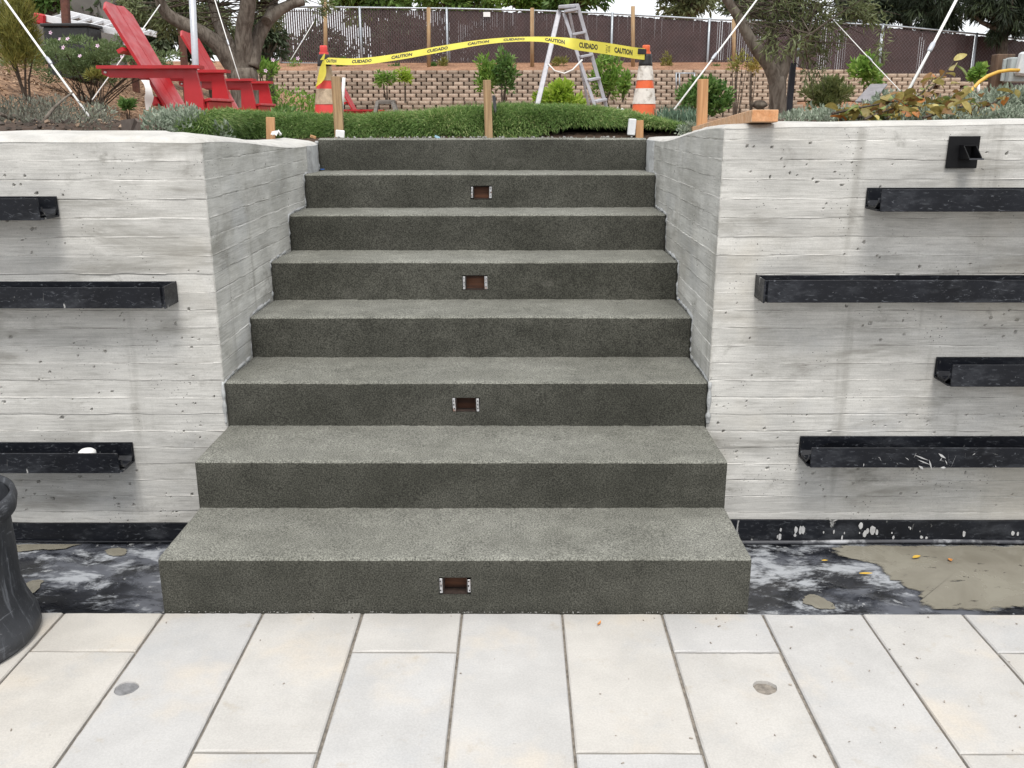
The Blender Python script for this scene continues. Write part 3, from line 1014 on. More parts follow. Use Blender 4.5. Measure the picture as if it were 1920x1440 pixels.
# ================================================================== STAIRCASE
stairs = thing('concrete_staircase', ((XL + XR) / 2, 0, 0), 'wide dark grey sand finished concrete staircase of eight steps', 'staircase')
boxes_px = {0: (852, 1099, 60, 36), 2: (873, 759, 52, 28), 4: (890, 530, 47, 28), 6: (902, 361, 40, 25)}
for n in range(8):
    y0 = n * T_; zt = R1 + n * RR; zb = (zt - RR - .012) if n else -.03
    r = .014
    rows = []   # (y, z, tread?)
    hole = None
    zr = list(np.linspace(zb, zt - r, 9))
    if n in boxes_px:
        px, py, w, h = boxes_px[n]
        c = at(px, py, y0); dep = (y0 - CAM_Y) * math.cos(PITCH) + (EYE - c[2]) * math.sin(PITCH)
        hw, hh = w * dep / F_PX / 2 * 1.0, h * dep / F_PX / 2 * 1.02
        hole = (c[0] - hw, c[0] + hw, c[2] - hh, c[2] + hh)
        zr = sorted(set([q for q in zr if not (hole[2] - .008 < q < hole[3] + .008)] + [hole[2], hole[3]]))
    prof = [(0.0, z, 0) for z in zr]
    for k in range(1, 5):
        an = k / 4 * math.pi / 2
        prof.append((r - r * math.cos(an), zt - r + r * math.sin(an), 1 if k >= 2 else 0))
    for q in np.linspace(.035, T_ + (.03 if n < 7 else .12), 9): prof.append((q, zt - .0, 1))
    ux = list(np.arange(XL + .008, XR - .008, .016)) + [XR - .008]
    if hole:
        ux = sorted([q for q in ux if not (abs(q - hole[0]) < .006 or abs(q - hole[1]) < .006)] + [hole[0], hole[1]])
    ux = [XL] + ux + [XR]
    nx, npf = len(ux), len(prof)
    P = np.zeros((nx, npf, 3))
    for i, x in enumerate(ux):
        endi = .006 if i in (0, nx - 1) else 0.0
        for j, (dy, z, tr) in enumerate(prof):
            a = .0022 * (float(vnoise(x * 22, j * .35, 40 + n)) - .5) + .0034 * (float(vnoise(x * 70, j * .9, 60 + n)) - .5)
            nos = 1.0 if 8 < j < 14 or abs(z - zt) < .02 else .7
            if hole and (abs(x - hole[0]) < .001 or abs(x - hole[1]) < .001) and tr == 0: a = 0
            chip = .0035 * max(0.0, float(vnoise(x * 34, n * 5.0, 91)) - .74) / .26 * float(vnoise(x * 90, n, 92)); sag = .003 * (float(vnoise(x * 1.7, 3, 80 + n)) - .5)
            P[i, j] = (x, y0 + dy + (endi if dy < .02 else 0) + a * nos * (1 if dy < .02 else 0) + (chip * 1.5 if 0 <= dy < .02 and z > zt - .02 else 0), z - (chip if z > zt - .012 and dy < .02 else 0) + (a * nos if tr else 0) + (sag if tr or z > zt - .02 else 0) - (endi if tr else 0) - (dy * .012 if tr else 0))
    mb = MB()
    mbf = [[True] * (npf - 1) for _ in range(nx - 1)]
    for j in range(npf - 1):
        pass
    mk = np.ones((nx - 1, npf - 1), bool)
    if hole:
        for i in range(nx - 1):
            for j in range(npf - 1):
                xm = (ux[i] + ux[i + 1]) / 2; zm = (prof[j][1] + prof[j + 1][1]) / 2
                if prof[j + 1][2] == 0 and hole[0] < xm < hole[1] and hole[2] < zm < hole[3]: mk[i, j] = False
    # split into riser and tread material
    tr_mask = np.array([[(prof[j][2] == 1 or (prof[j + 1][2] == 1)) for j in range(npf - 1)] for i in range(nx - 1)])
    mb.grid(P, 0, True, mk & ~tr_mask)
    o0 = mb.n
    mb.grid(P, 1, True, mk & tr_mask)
    # ends
    for i, sgn in ((0, -1), (nx - 1, 1)):
        q = [tuple(P[i, j]) for j in range(npf)] + [(P[i, -1][0], P[i, -1][1], zb)]
        mb.add(q, [tuple(range(len(q)))], 0)
    if hole:
        d = .055
        a, b, c_, e = hole
        pts = [(a, y0, c_), (b, y0, c_), (b, y0, e), (a, y0, e)]
        bk = [(x, y + d, z) for x, y, z in pts]
        mb.add(pts + bk, [(i, (i + 1) % 4, 4 + (i + 1) % 4, 4 + i) for i in range(4)] + [(4, 5, 6, 7)], 0)
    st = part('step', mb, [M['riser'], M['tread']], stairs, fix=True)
    if hole:
        a, b, c_, e = hole; w = b - a; h = e - c_; xm = (a + b) / 2; zm = (c_ + e) / 2
        jbx = MB(); t_ = .0022; d = .05
        ia, ib = a + w * (.135 + random.uniform(-.02, .02)), b - w * (.135 + random.uniform(-.02, .02))
        if n == 0: zm += .001
        jbx.box((ia + t_ / 2, y0 + d / 2 + .004, zm), (t_, d, h * .94)); jbx.box((ib - t_ / 2, y0 + d / 2 + .004, zm), (t_, d, h * .94))
        jbx.box((xm, y0 + d / 2 + .004, c_ + h * .04), (ib - ia - 2 * t_, d, t_)); jbx.box((xm, y0 + d / 2 + .004, e - h * .04), (ib - ia - 2 * t_, d, t_))
        jo = part('junction_box', jbx, M['rustbox'], st)
        for sg in (-1, 1):
            eb = MB(); xe = (a + ia) / 2 if sg < 0 else (b + ib) / 2
            eb.box((xe, y0 + .0008, zm + random.uniform(-.001, .001)), (w * random.uniform(.085, .12), .003, h * random.uniform(.7, .92)), (0, random.uniform(-.04, .04), 0), bev=.0008)
            for zz in (-.27, .02, .3):
                eb.box((xe + random.uniform(-.002, .002), y0 - .0016, zm + h * zz * .9), (.0035, .0012, .0035 if zz != .02 else .006), mi=1)
            part('mounting_ear', eb, [M['galv'], M['blacktape']], st)
        wb = MB().box((xm, y0 + (.03 if n > 3 else .042), zm - h * .02), (ib - ia - .003, .006, h * .8))
        part('timber_block', wb, M['formwood'], st)
        if n == 4:
            part('paper_scrap', MB().box((xm, y0 + .035, e - h * .13), ((ib - ia) * .55, .01, h * .12), (0, .06, 0)), M['paper'], st)

# ragged mortar fillet where the steps meet the wall returns
for s, wx, wallo in ((-1, WXL, wall_l), (1, WXR, wall_r)):
    path = []
    for n in range(2, 8):
        y0 = n * T_; z0 = R1 + (n - 1) * RR; z1 = R1 + n * RR
        if n > 2: path += [(y0 - T_ * q, z0 + .002) for q in (.7, .45, .2)]
        path += [(y0 - .003, z0 + RR * q) for q in (.03, .25, .5, .75, .96)]
    pts = []; rad = []
    for i in range(len(path) - 1):
        for k in range(5):
            u = k / 5; y = path[i][0] * (1 - u) + path[i + 1][0] * u; z = path[i][1] * (1 - u) + path[i + 1][1] * u
            j = float(vnoise(y * 40 + z * 50, s + 3, 2))
            pts.append((wx + s * .004, y, z)); rad.append(.004 + .011 * max(0, j - .25))
    part('mortar_fillet', MB().tube(pts, rad, 6), M['patch'], wallo)

# ================================================================== WALL TROUGHS, SCUPPER, FLASHING
PRJ = .12
YF = WY - PRJ


def trough(pxe_back, pxe_front, py_bt, py_ft, py_fb, side, closed, label, length=1.7):
    """pxe: pixel x of the visible end at the wall and at the front panel; side: -1 runs left, +1 runs right"""
    xe = (at(pxe_back, py_bt, WY - .01)[0] + at(pxe_front, py_ft, YF)[0]) / 2
    zt = at(pxe_back, py_bt, WY - .01)[2]; ztf = at(pxe_front, py_ft, YF)[2]; zb = at(pxe_front, py_fb, YF)[2]
    x2 = xe + side * length
    xm = (xe + x2) / 2; L = abs(x2 - xe); th = .006
    root = thing('water_trough', (xm, WY, zb), label, 'water trough', 'black steel troughs on the concrete walls')
    part('back_panel', MB().box((xm, WY - .006, (zt + zb) / 2 + .001), (L, th, zt - zb - .002), bev=.001), M['steel'], root)
    part('front_panel', MB().box((xm + side * .004, YF, (ztf + zb) / 2), (L - .008, th, ztf - zb), bev=.0012), M['steel'], root)
    part('trough_floor', MB().box((xm, (WY + YF) / 2 - .0015, zb + .004), (L, PRJ - 2 * th - .002, th)), M['steel'], root)
    far = MB().box((x2 - side * .004, (WY + YF) / 2 - .0015, (ztf + zb) / 2), (th, PRJ - 2 * th - .002, ztf - zb - .012))
    part('end_cap', far, M['steel'], root)
    if closed:
        e = MB().box((xe - side * .0035, (WY + YF) / 2 - .003, (min(zt, ztf) + zb) / 2), (th, PRJ + .004, min(zt, ztf) - zb + .003), bev=.001)
        part('end_cap', e, M['steel'], root)
    else:
        # the lining folded out as a chamfered lip at the open end
        lip = MB()
        z0 = zb + .008; yb_, yf_ = WY - .010, YF + .004; hh = (ztf - zb)
        poly_o = [(yb_, z0 + hh * .72), (yb_, z0 + .018), (yb_ - .02, z0), (yf_ + .028, z0), (yf_, z0 + .022), (yf_, z0 + hh * .5)]
        tk = .007
        poly_i = [(yb_ - tk, z0 + hh * .72), (yb_ - tk, z0 + .021), (yb_ - .023, z0 + tk), (yf_ + .031, z0 + tk), (yf_ + tk, z0 + .025), (yf_ + tk, z0 + hh * .5)]
        n = len(poly_o)
        x0 = xe + side * .002; x1 = xe + side * .05
        vs = [(x0, y, z) for y, z in poly_o] + [(x0, y, z) for y, z in poly_i] + [(x1, y, z) for y, z in poly_o] + [(x1, y, z) for y, z in poly_i]
        fs = []
        for i in range(n - 1):
            fs += [(i, i + 1, n + i + 1, n + i), (2 * n + i, 2 * n + i + 1, i + 1, i), (n + i, n + i + 1, 3 * n + i + 1, 3 * n + i), (2 * n + i, 3 * n + i, 3 * n + i + 1, 2 * n + i + 1)]
        lip.add(vs, fs)
        part('lining_lip', lip, M['steel'], root)
    return root, xe, zt, zb


trough(106, 73, 367, 371, 412, -1, False, 'short black open ended trough, topmost on the left wall')
trough(329, 300, 527, 538, 577, -1, True, 'long black closed end trough in the middle of the left wall')
tl3, xe3, zt3, zb3 = trough(248, 222, 829, 849, 886, -1, False, 'black open ended trough low on the left wall holding a white disc')
trough(1624, 1652, 353, 356, 398, 1, False, 'black trough under the square scupper, topmost of the right wall')
trough(1420, 1437, 517, 526, 568, 1, True, 'longest black trough with a flat closed end on the right wall')
trough(1757, 1781, 671, 685, 726, 1, False, 'shortest visible black trough, third from top of the right wall')
tr4, xe4, zt4, zb4 = trough(1499, 1518, 819, 840, 877, 1, False, 'lowest black trough on the right wall with white scratches in front')
# rippled liner standing in the lowest right trough
rb_ = MB()
us = np.linspace(0, .7, 40); P = np.zeros((40, 2, 3))
for i, u in enumerate(us):
    hgt = .012 * math.sin(u * 9.5) + .006 * math.sin(u * 21)
    P[i, 0] = (xe4 + .08 + u, WY - .022 - .012 * math.sin(u * 7), zb4 + .012); P[i, 1] = (xe4 + .08 + u, WY - .026 - .02 * math.sin(u * 6.2 + .5), zt4 - .022 + hgt)
rb_.grid(P)
part('liner', rb_, M['steel'], tr4, fix=False)
c = at(163, 851, YF + .045)
solo('foam_disc', MB().lathe([(.001, .022), (.020, .020), (.030, .012), (.031, 0), (.026, -.012), (.001, -.014)], 24, c), M['paper'], c, 'small white foam disc lying in the lowest left trough', 'disc')

# square scupper spout
a_ = at(1778, 262, WY - .006); b_ = at(1832, 311, WY - .006)
cxs, czs = (a_[0] + b_[0]) / 2, (a_[2] + b_[2]) / 2
wpl = abs(b_[0] - a_[0]) - .004
sc = thing('scupper_spout', (cxs, WY, czs), 'square black scupper plate with slanted spout near top of right wall', 'scupper')
part('wall_plate', MB().box((cxs, WY - .006, czs), (wpl, .005, wpl), bev=.001), M['scupper'], sc)
sp = MB(); w2 = .021; th = .003
cx0 = cxs + .006
yo = WY - .0086
# square tube cut on the slant: top edge short, bottom lip long, mouth skewed to the right
for q in (-1, 1):
    x = cx0 + q * w2
    sk_ = .010
    sp.prism([(x, yo, czs + w2), (x, yo, czs - w2), (x + sk_, yo - .062, czs - w2), (x + sk_ * .3, yo - .024, czs + w2)], None, (th, 0, 0))
sp.prism([(cx0 - w2, yo, czs - w2), (cx0 + w2 + th, yo, czs - w2), (cx0 + w2 + th + .010, yo - .062, czs - w2), (cx0 - w2 + .010, yo - .062, czs - w2)], None, (0, 0, th))
sp.prism([(cx0 - w2, yo, czs + w2), (cx0 + w2 + th, yo, czs + w2), (cx0 + w2 + th + .003, yo - .024, czs + w2), (cx0 - w2 + .003, yo - .024, czs + w2)], None, (0, 0, th))
part('spout_tube', sp, M['scupper'], sc)
part('spout_lip', MB().box((cx0 + .0115, yo - .064, czs - w2 + .001), (2 * w2 + .006, .004, .005)), M['flash2'], sc)

for s, x0, x1, lab in ((-1, -4.0, WXL - .12, 'black metal flashing strip along the foot of the left wall'), (1, XR + .0, 4.0, 'black flashing strip with white splashes at foot of right wall')):
    xm = (x0 + x1) / 2; L = x1 - x0
    if s < 0: x1 = XL - .0; xm = (x0 + x1) / 2; L = x1 - x0
    f = thing('wall_flashing', (xm, WY, BZ), lab, 'flashing', 'flashing along the wall feet')
    P = np.zeros((int(L / .04) + 1, 4, 3))
    for i, x in enumerate(np.linspace(x0, x1, P.shape[0])):
        j = .0025 * (float(vnoise(x * 6, 1, 8)) - .5); ztp = -.052 if s < 0 else -.037
        P[i] = [(x, WY - .0045, ztp + j), (x, WY - .014 + j, ztp - .002 + j), (x, WY - .016 + j * 2, -.09), (x, WY - .018 + j, -.128)]
    part('flashing_sheet', MB().grid(P, smooth=False), M['flash'], f, fix=False)
    xs_ = np.linspace(x0, x1, 60)
    rad = .0085 if s > 0 else .004
    hb = MB().tube([(x, WY - .026 - .002 * math.sin(x * 3), -.121 + .002 * math.sin(x * 5)) for x in xs_], rad, 8)
    if s > 0: part('rolled_hem', hb, M['flash2'], f)
    else: part('rolled_hem', hb, M['flash'], f)
    # cement splashes
    if s > 0:
        sb = MB(); r = random.Random(4)
        for k in range(34):
            x = r.uniform(.95, 2.2); z = r.uniform(-.112, -.05); ry_ = r.uniform(.003, .012); rx_ = ry_ * r.uniform(.4, 1.0)
            if x < 1.36: ry_ *= 1.5
            n = 10
            pts = [(x + rx_ * math.cos(q * 2 * math.pi / n) * r.uniform(.75, 1.2), WY - .0185 - .001 * (k % 5) * .4, z + ry_ * math.sin(q * 2 * math.pi / n) * r.uniform(.8, 1.2)) for q in range(n)]
            sb.prism(pts, None, (0, -.0012, 0))
        part('cement_splashes', sb, M['splash'] if 'splash' in M else M.setdefault('splash', plain('dried_cement', (.46, .46, .46), .9, var=.2, scale=40)), f, 'stuff')

# fallen leaves
def leaf_piece(p, L, w, ang, mat, label, curl=.25):
    m = MB(); n = 7; P = np.zeros((n, 3, 3)); ca, sa = math.cos(ang), math.sin(ang)
    for i in range(n):
        u = i / (n - 1); hw = w * math.sin(math.pi * min(1, u * .96 + .03)) ** .8 / 2; zc = L * curl * (u - .5) ** 2
        for j, q in enumerate((-1, 0, 1)):
            x, y = (u - .5) * L, q * hw
            P[i, j] = (p[0] + x * ca - y * sa, p[1] + x * sa + y * ca, p[2] + zc + (abs(q) * hw * .5) + .002)
    m.grid(P)
    return solo('fallen_leaf', m, mat, p, label, 'leaf', 'fallen leaves', fix=False)


zl = ZM + .002
leaf_piece(on_ground(1622, 1078, zl), .050, .014, .05, M['yellowleaf'], 'narrow yellow leaf on the black patch of right basin')
leaf_piece(on_ground(1717, 1047, zl), .042, .018, .5, M['yellowleaf'], 'broader yellow leaf on tan mud in the right basin')
leaf_piece(on_ground(1780, 1052, zl), .022, .016, 1.4, M['orangeleaf'] if 'orangeleaf' in M else M.setdefault('orangeleaf', plain('orange_dead_leaf', (.55, .22, .05), .6, var=.2)), 'small orange leaf farthest right on basin mud')
leaf_piece(on_ground(1545, 1053, zl), .024, .010, .1, M['yellowleaf'], 'tiny olive yellow leaf near right corner of the steps')
leaf_piece(on_ground(1122, 1171, .001), .026, .008, 1.1, M['orangeleaf'], 'curled orange leaf lying on the pale paving tiles', .8)

# blue masking tape remnants and crumbs along the step edges
solo('tape_scrap', MB().box(at(1280, 570, 4 * T_ - .07) * np.array([1, 1, 0]) + np.array([0, 0, R1 + 3 * RR + .006]), (.012, .045, .004), (0, 0, .5)), M['blue'], at(1280, 570, 4 * T_ - .07), 'scrap of blue masking tape at right end of a step', 'tape')
solo('tape_scrap', MB().box((XL + .022, 7 * T_ - .03, R1 + 6 * RR + .004), (.022, .012, .003), (0, 0, .2)), M['blue'], (XL + .022, 7 * T_ - .03, R1 + 6 * RR), 'bit of blue masking tape at left end below top step', 'tape')
cr = MB(); r = random.Random(11)
for k in range(150):
    x = r.uniform(XL, XR)
    s_ = r.uniform(.001, .0026)
    cr.box((x, -.004 - r.random() ** 2 * .006, .001), (s_ * 1.5, s_, s_), (r.random(), r.random(), r.random() * 3))
for k in range(70):
    x = r.uniform(XL + .05, XR - .05); s_ = r.uniform(.003, .009)
    cr.box((x, 7 * T_ + r.uniform(.03, .12), ZTOP + .002), (s_ * 1.6, s_, s_), (r.random(), r.random(), r.random() * 3))
solo('cement_crumbs', cr, M.setdefault('crumb', plain('grey_cement_crumbs', (.27, .265, .25), .95, var=.3)), (0, 0, 0), 'dry cement crumbs along the foot and head of the steps', None, kind='stuff')

# ================================================================== DARK PLASTIC BIN, cut off by the left edge of the picture
bx, by = -1.655, -.175
bd = math.hypot(bx, by - CAM_Y); bth = math.atan2(bx, by - CAM_Y)


def bin_rad(px, py):
    """radius whose outline passes through a pixel, and its height"""
    q = at(px, py, by); th = math.atan2(q[0], by - CAM_Y); r_ = bd * math.sin(th - bth)
    # the outline point lies nearer or farther than the axis
    t_ = bd * math.cos(th - bth) * math.cos(th)
    return r_, at(px, py, CAM_Y + t_)[2]


prof = [bin_rad(*q) for q in ((74, 1163), (76, 1150), (71, 1132), (52, 1106), (38, 1076), (29, 1020), (19, 965), (18, 940))]
prof[0] = (prof[0][0], 0.0)
BR = prof[1][0]; rimr, rimz = bin_rad(29, 922); rimz += .02
bn = thing('plastic_bin', (bx, by, 0), 'scuffed dark grey plastic bin with a flared torn base on the paving', 'bin')
wob = lambda an, z: 1 + .006 * math.sin(2 * an + 1) + .01 * (float(vnoise(an * 4, z * 6, 3)) - .5) * (1 if z < .25 else .3)
prof = [(BR * .96, -.0)] + prof[1:] + [(rimr * .95, rimz - .012)]
part('body', MB().lathe(prof, 72, (bx, by, 0), wob=wob), M['bin'], bn)
inn = [(rimr * .93, rimz - .012), (rimr * .90, .28), (rimr * .90, .12), (rimr * .88, .02), (.001, .015)]
part('inner_wall', MB().lathe(inn, 48, (bx, by, 0)), M['bin'], bn)
rim = [(rimr * .955, rimz - .050), (rimr * .98, rimz - .052), (rimr * 1.005, rimz - .02), (rimr * .99, rimz), (rimr * .95, rimz + .004), (rimr * .93, rimz - .012)]
part('rim', MB().lathe(rim, 64, (bx, by, 0), wob=lambda an, z: 1 + .01 * math.sin(3 * an)), M['bin'], bn)

# ================================================================== SMALL GRIT ON THE PAVING AND SCRATCHES
gm = MB(); r = random.Random(23)
for k in range(80):
    x = r.uniform(-1.5, 1.7) if k % 3 == 0 else r.gauss(1.0, .35); y = -r.random() ** 1.3 * .75 - .01; s_ = r.uniform(.0012, .0034)
    gm.box((x, y, .0015 + s_ * .3), (s_ * r.uniform(1, 3.2), s_, s_ * .6), (0, 0, r.uniform(0, 3.1)))
solo('paving_grit', gm, M.setdefault('grit', plain('grey_brown_grit', (.27, .235, .20), .95, var=.5, scale=90)), (0, 0, 0), 'grit and chips of stone lying on the pale paving', None, kind='stuff')
sk = MB(); r = random.Random(31)
zc4 = (zt4 + zb4) / 2 - .012; yy = YF - .0036
x4 = at(1712, 860, YF)[0]
def mark(x, z, dx, dz, w):
    L_ = math.hypot(dx, dz); nx, nz = -dz / L_ * w, dx / L_ * w
    p = [(x, yy, z), (x + dx * .5 + nx + r.uniform(-.003, .003), yy, z + dz * .5 + nz), (x + dx, yy, z + dz), (x + dx * .5 - nx, yy, z + dz * .5 - nz)]
    sk.prism(p, None, (0, -.0004, 0))
mark(x4, zc4 + .022, .055, -.022, .003); mark(x4 + .012, zc4 + .004, .05, -.02, .0025); mark(x4 + .055, zc4 + .004, .015, -.04, .003); mark(x4 + .02, zc4 - .02, .02, -.014, .004)
mark(x4 + .085, zc4 + .028, .03, -.02, .005); mark(x4 + .12, zc4 + .03, .012, -.05, .0012); mark(x4 + .15, zc4 + .02, -.012, -.045, .001); mark(x4 + .10, zc4 - .026, .02, -.002, .004)
for k in range(16): mark(x4 + r.uniform(-.2, .3), zc4 + r.uniform(-.03, .03), r.uniform(-.01, .02), r.uniform(-.02, -.004), r.uniform(.0004, .0009))
part('scratches', sk, M['splash'], tr4, 'stuff')

# ================================================================== ARTIFICIAL TURF, folded behind the top step
def crest(px):
    return np.interp(px, [330, 385, 430, 480, 560, 640, 700, 760, 850, 900, 950, 1000, 1060, 1120, 1180, 1230, 1262, 1300],
                     [226, 210, 207, 214, 216, 217, 216, 214, 207, 203, 200, 199, 200, 206, 213, 222, 230, 246])


def lower(px):
    return np.interp(px, [330, 600, 940, 980, 1060, 1110, 1180, 1240, 1300], [262, 262, 262, 254, 240, 238, 238, 240, 250])


NX = 150
pxs = np.linspace(335, 1296, NX)
NT_ = 22
Pt = np.zeros((NX, NT_, 3))
for i, px in enumerate(pxs):
    yb_ = 2.86 - .62 * sm(500, 375, px); yc = yb_ + .17
    lift = float(sm(940, 1080, px))
    top = at(px, crest(px) + 5, yc)[2]; bot = at(px, lower(px), yb_)[2]
    if lift < .5: bot = min(bot, ZTOP + .01)
    x = at(px, 230, yb_)[0]
    h = top - bot
    prof = []
    for k in range(NT_):
        u = k / (NT_ - 1)
        if u < .5:
            w = u / .5; an = w * math.pi / 2
            y = yb_ - .02 + (yc - yb_ + .02) * (1 - math.cos(an)) ** .9; z = bot + h * math.sin(an) ** .85
        else:
            w = (u - .5) / .5
            y = yc + w * .55; z = top - w * w * (top - 1.27) * .9
        prof.append((y, z))
    for k, (y, z) in enumerate(prof):
        nz = .018 * (float(vnoise(x * 6, k * .3, 3)) - .5) + .02 * (float(vnoise(x * 2.2, k * .15, 5)) - .5)
        Pt[i, k] = (x + .02 * (float(vnoise(x * 3, k * .4, 8)) - .5), y + nz, z + nz * .6)
turf = tag(link('artificial_turf', recalc(MB().grid(Pt).mesh('artificial_turf', M['backing'], (0, 2.9, 1.33))), None, (0, 2.9, 1.33)), 'roll of green artificial turf folded up behind the top step', 'turf')
# blades
NB = 70000
fi = rng.random(NB) * (NX - 1.001); fk = np.clip(np.abs(rng.normal(.30, .22, NB)), 0, .999) * (NT_ - 1.001)
i0 = fi.astype(int); k0 = fk.astype(int); a = (fi - i0)[:, None]; b = (fk - k0)[:, None]
p = (Pt[i0, k0] * (1 - a) + Pt[i0 + 1, k0] * a) * (1 - b) + (Pt[i0, k0 + 1] * (1 - a) + Pt[i0 + 1, k0 + 1] * a) * b
du = Pt[i0 + 1, k0] - Pt[i0, k0]; dv = Pt[i0, k0 + 1] - Pt[i0, k0]
nrm = np.cross(du, dv); nrm /= np.linalg.norm(nrm, axis=1)[:, None]
nrm[nrm[:, 1] > .4] *= -1
nrm[(nrm[:, 2] < -.2)] *= -1
swx = (vnoise(p[:, 0] * 7, p[:, 2] * 12, 21) - .5) * 2.2
swz = (vnoise(p[:, 0] * 9, p[:, 2] * 14, 22) - .5) * 1.4
d0 = nrm * .75 + np.stack([swx * .7, -.25 + 0 * swx, .15 + swz * .6], 1) + rng.normal(0, .28, (NB, 3))
d0 /= np.linalg.norm(d0, axis=1)[:, None]
L = (.032 + .026 * rng.random(NB))[:, None]
droop = np.array([0, 0, -1.0])
mid = p + d0 * L * .55
d1 = d0 + droop * (.5 + .5 * rng.random(NB))[:, None]; d1 /= np.linalg.norm(d1, axis=1)[:, None]
tip = mid + d1 * L * .5
side = np.cross(d0, rng.normal(0, 1, (NB, 3))); side /= np.linalg.norm(side, axis=1)[:, None]
wd = (.0015 + .0012 * rng.random(NB))[:, None]
V = np.stack([p - side * wd, p + side * wd, mid + side * wd * .9, mid - side * wd * .9, tip], 1).reshape(-1, 3)
o_ = (np.arange(NB) * 5)[:, None]
F3 = np.concatenate([o_ + np.array([0, 1, 2]), o_ + np.array([0, 2, 3]), o_ + np.array([3, 2, 4])])
var = np.tile(np.clip(rng.beta(1.6, 2.2, NB) + (vnoise(p[:, 0] * 5, p[:, 2] * 9, 30) - .5) * .35 + .12 * sm(.5, .95, fk / NT_), 0, 1), 3)
tag(link('grass_blades', fast_mesh('grass_blades', V - np.array([0, 2.9, 1.33]), F3, M['turf'], var), turf), kind='stuff')

# ================================================================== LEAF CLOUDS
def leaf_cloud(centers, spread, n, L, W_, mat, droop=.2, out=.5, origin=None, seed=1, jitter=.5, up=.0, name='foliage', bend=.25, off=(0, 0, 0), clumpvar=.35):
    r = np.random.default_rng(seed)
    C_ = np.asarray(centers, float); K = len(C_)
    sp = np.asarray(spread, float)
    if sp.ndim == 1: sp = np.tile(sp, (K, 1))
    w = sp.prod(1) ** .67; ci = r.choice(K, n, p=w / w.sum())
    g = r.normal(0, 1, (n, 3)); g /= np.linalg.norm(g, axis=1)[:, None]
    rad = r.random(n) ** .42
    pos = C_[ci] + g * rad[:, None] * sp[ci]
    org = C_.mean(0) if origin is None else np.asarray(origin, float)
    od = pos - org; od /= np.linalg.norm(od, axis=1)[:, None] + 1e-6
    d = od * out + g * .5 + r.normal(0, jitter, (n, 3)) + np.array([0, 0, up - droop])
    d /= np.linalg.norm(d, axis=1)[:, None]
    s = np.cross(d, r.normal(0, 1, (n, 3)) + np.array([0, 0, 1.0])); s /= np.linalg.norm(s, axis=1)[:, None] + 1e-9
    nn = np.cross(d, s)
    l = (L * (.6 + .7 * r.random(n)))[:, None]; w = l * (W_ / L) / 2
    b0 = pos; m1 = pos + d * l * .48 + nn * w * .35; tp = pos + d * l - nn * l * bend * .4
    V = np.stack([b0, m1 - s * w, tp, m1 + s * w, pos + d * l * .5 - nn * w * .3], 1).reshape(-1, 3)
    o_ = (np.arange(n) * 5)[:, None]
    F3 = np.stack([o_ + np.array([0, 1, 4]), o_ + np.array([1, 2, 4]), o_ + np.array([0, 4, 3]), o_ + np.array([4, 2, 3])], 1).reshape(-1, 3)
    cv = r.random(K)
    v = np.clip(r.random(n) * (1 - clumpvar) + cv[ci] * clumpvar, 0, 1)
    return fast_mesh(name, V - np.asarray(off), F3, mat, np.repeat(v, 4))


def clumps(c, rad, k, seed, low=0.0):
    """k clump centres inside an ellipsoid, more of them near its skin"""
    r = np.random.default_rng(seed)
    g = r.normal(0, 1, (k, 3)); g /= np.linalg.norm(g, axis=1)[:, None]
    q = g * (r.random(k) ** .45)[:, None]
    if low: q[:, 2] = np.where(q[:, 2] < -low, -low * r.random(k), q[:, 2])
    return np.asarray(c) + q * np.asarray(rad)


def bush(name, label, cat, px, py_top, py_bot, wpx, depth, n, L, Wl, mat, seed, group=None, k=14, cl=.34, stems=5, droop=.1, up=.2, out=.6, base_z=None, stemmat=None, dscale=.8, stem_r=.008):
    y = depth + CAM_Y
    x = at(px, py_top, y)[0]; zt = at(px, py_top, y)[2]
    zb = at(px, py_bot, y)[2]
    gzv = float(gz(x, y)) if base_z is None else base_z
    rx = wpx * depth / F_PX / 2 / math.cos(PITCH); rz = (zt - zb) / 2
    root = thing(name, (x, y, min(gzv, zb)), label, cat, group)
    c = np.array([x, y, (zt + zb) / 2])
    crx, crz = rx * (1 - cl * .8), rz * (1 - cl * .8)
    cs = clumps(c, (crx, crx * dscale, crz), k, seed)
    me = leaf_cloud(cs, (rx * cl, rx * cl, rz * cl * 1.1), n, L, Wl, M[mat], droop, out, c - np.array([0, 0, rz]), seed, up=up, off=root.location)
    link('foliage', me, root)
    r = random.Random(seed); mb = MB()
    for i in range(stems):
        t = cs[r.randrange(len(cs))]
        b_ = np.array([x + r.uniform(-.12, .12) * rx, y + r.uniform(-.12, .12) * rx, gzv - .03])
        m_ = b_ * .5 + t * .5 + np.array([r.uniform(-.1, .1) * rx, 0, .05 * rz])
        mb.tube([b_, m_, t], [stem_r, stem_r * .75, stem_r * .4], 5)
    part('stem', mb, M[stemmat or 'bark2'], root)
    return root


# ================================================================== STAKES, PLANK AND SCRAPS ROUND THE TOP STEP
def stake(px, py_top, py_bot, wpx, y, mat, label, thick=None, lean=0.0, ytop=0.0, name='wooden_stake', cat='stake', group='wooden stakes round the top step', tip=None):
    d = (y - CAM_Y)
    w = wpx * d / F_PX; t_ = thick or w
    b = at(px, py_bot, y); t = at(px + lean, py_top, y + ytop)
    mb = MB().bar(b - np.array([0, 0, .03]), t, w, t_, up=(0, 1, 0), bev=.0015)
    return solo(name, mb, mat, b, label, cat, group)


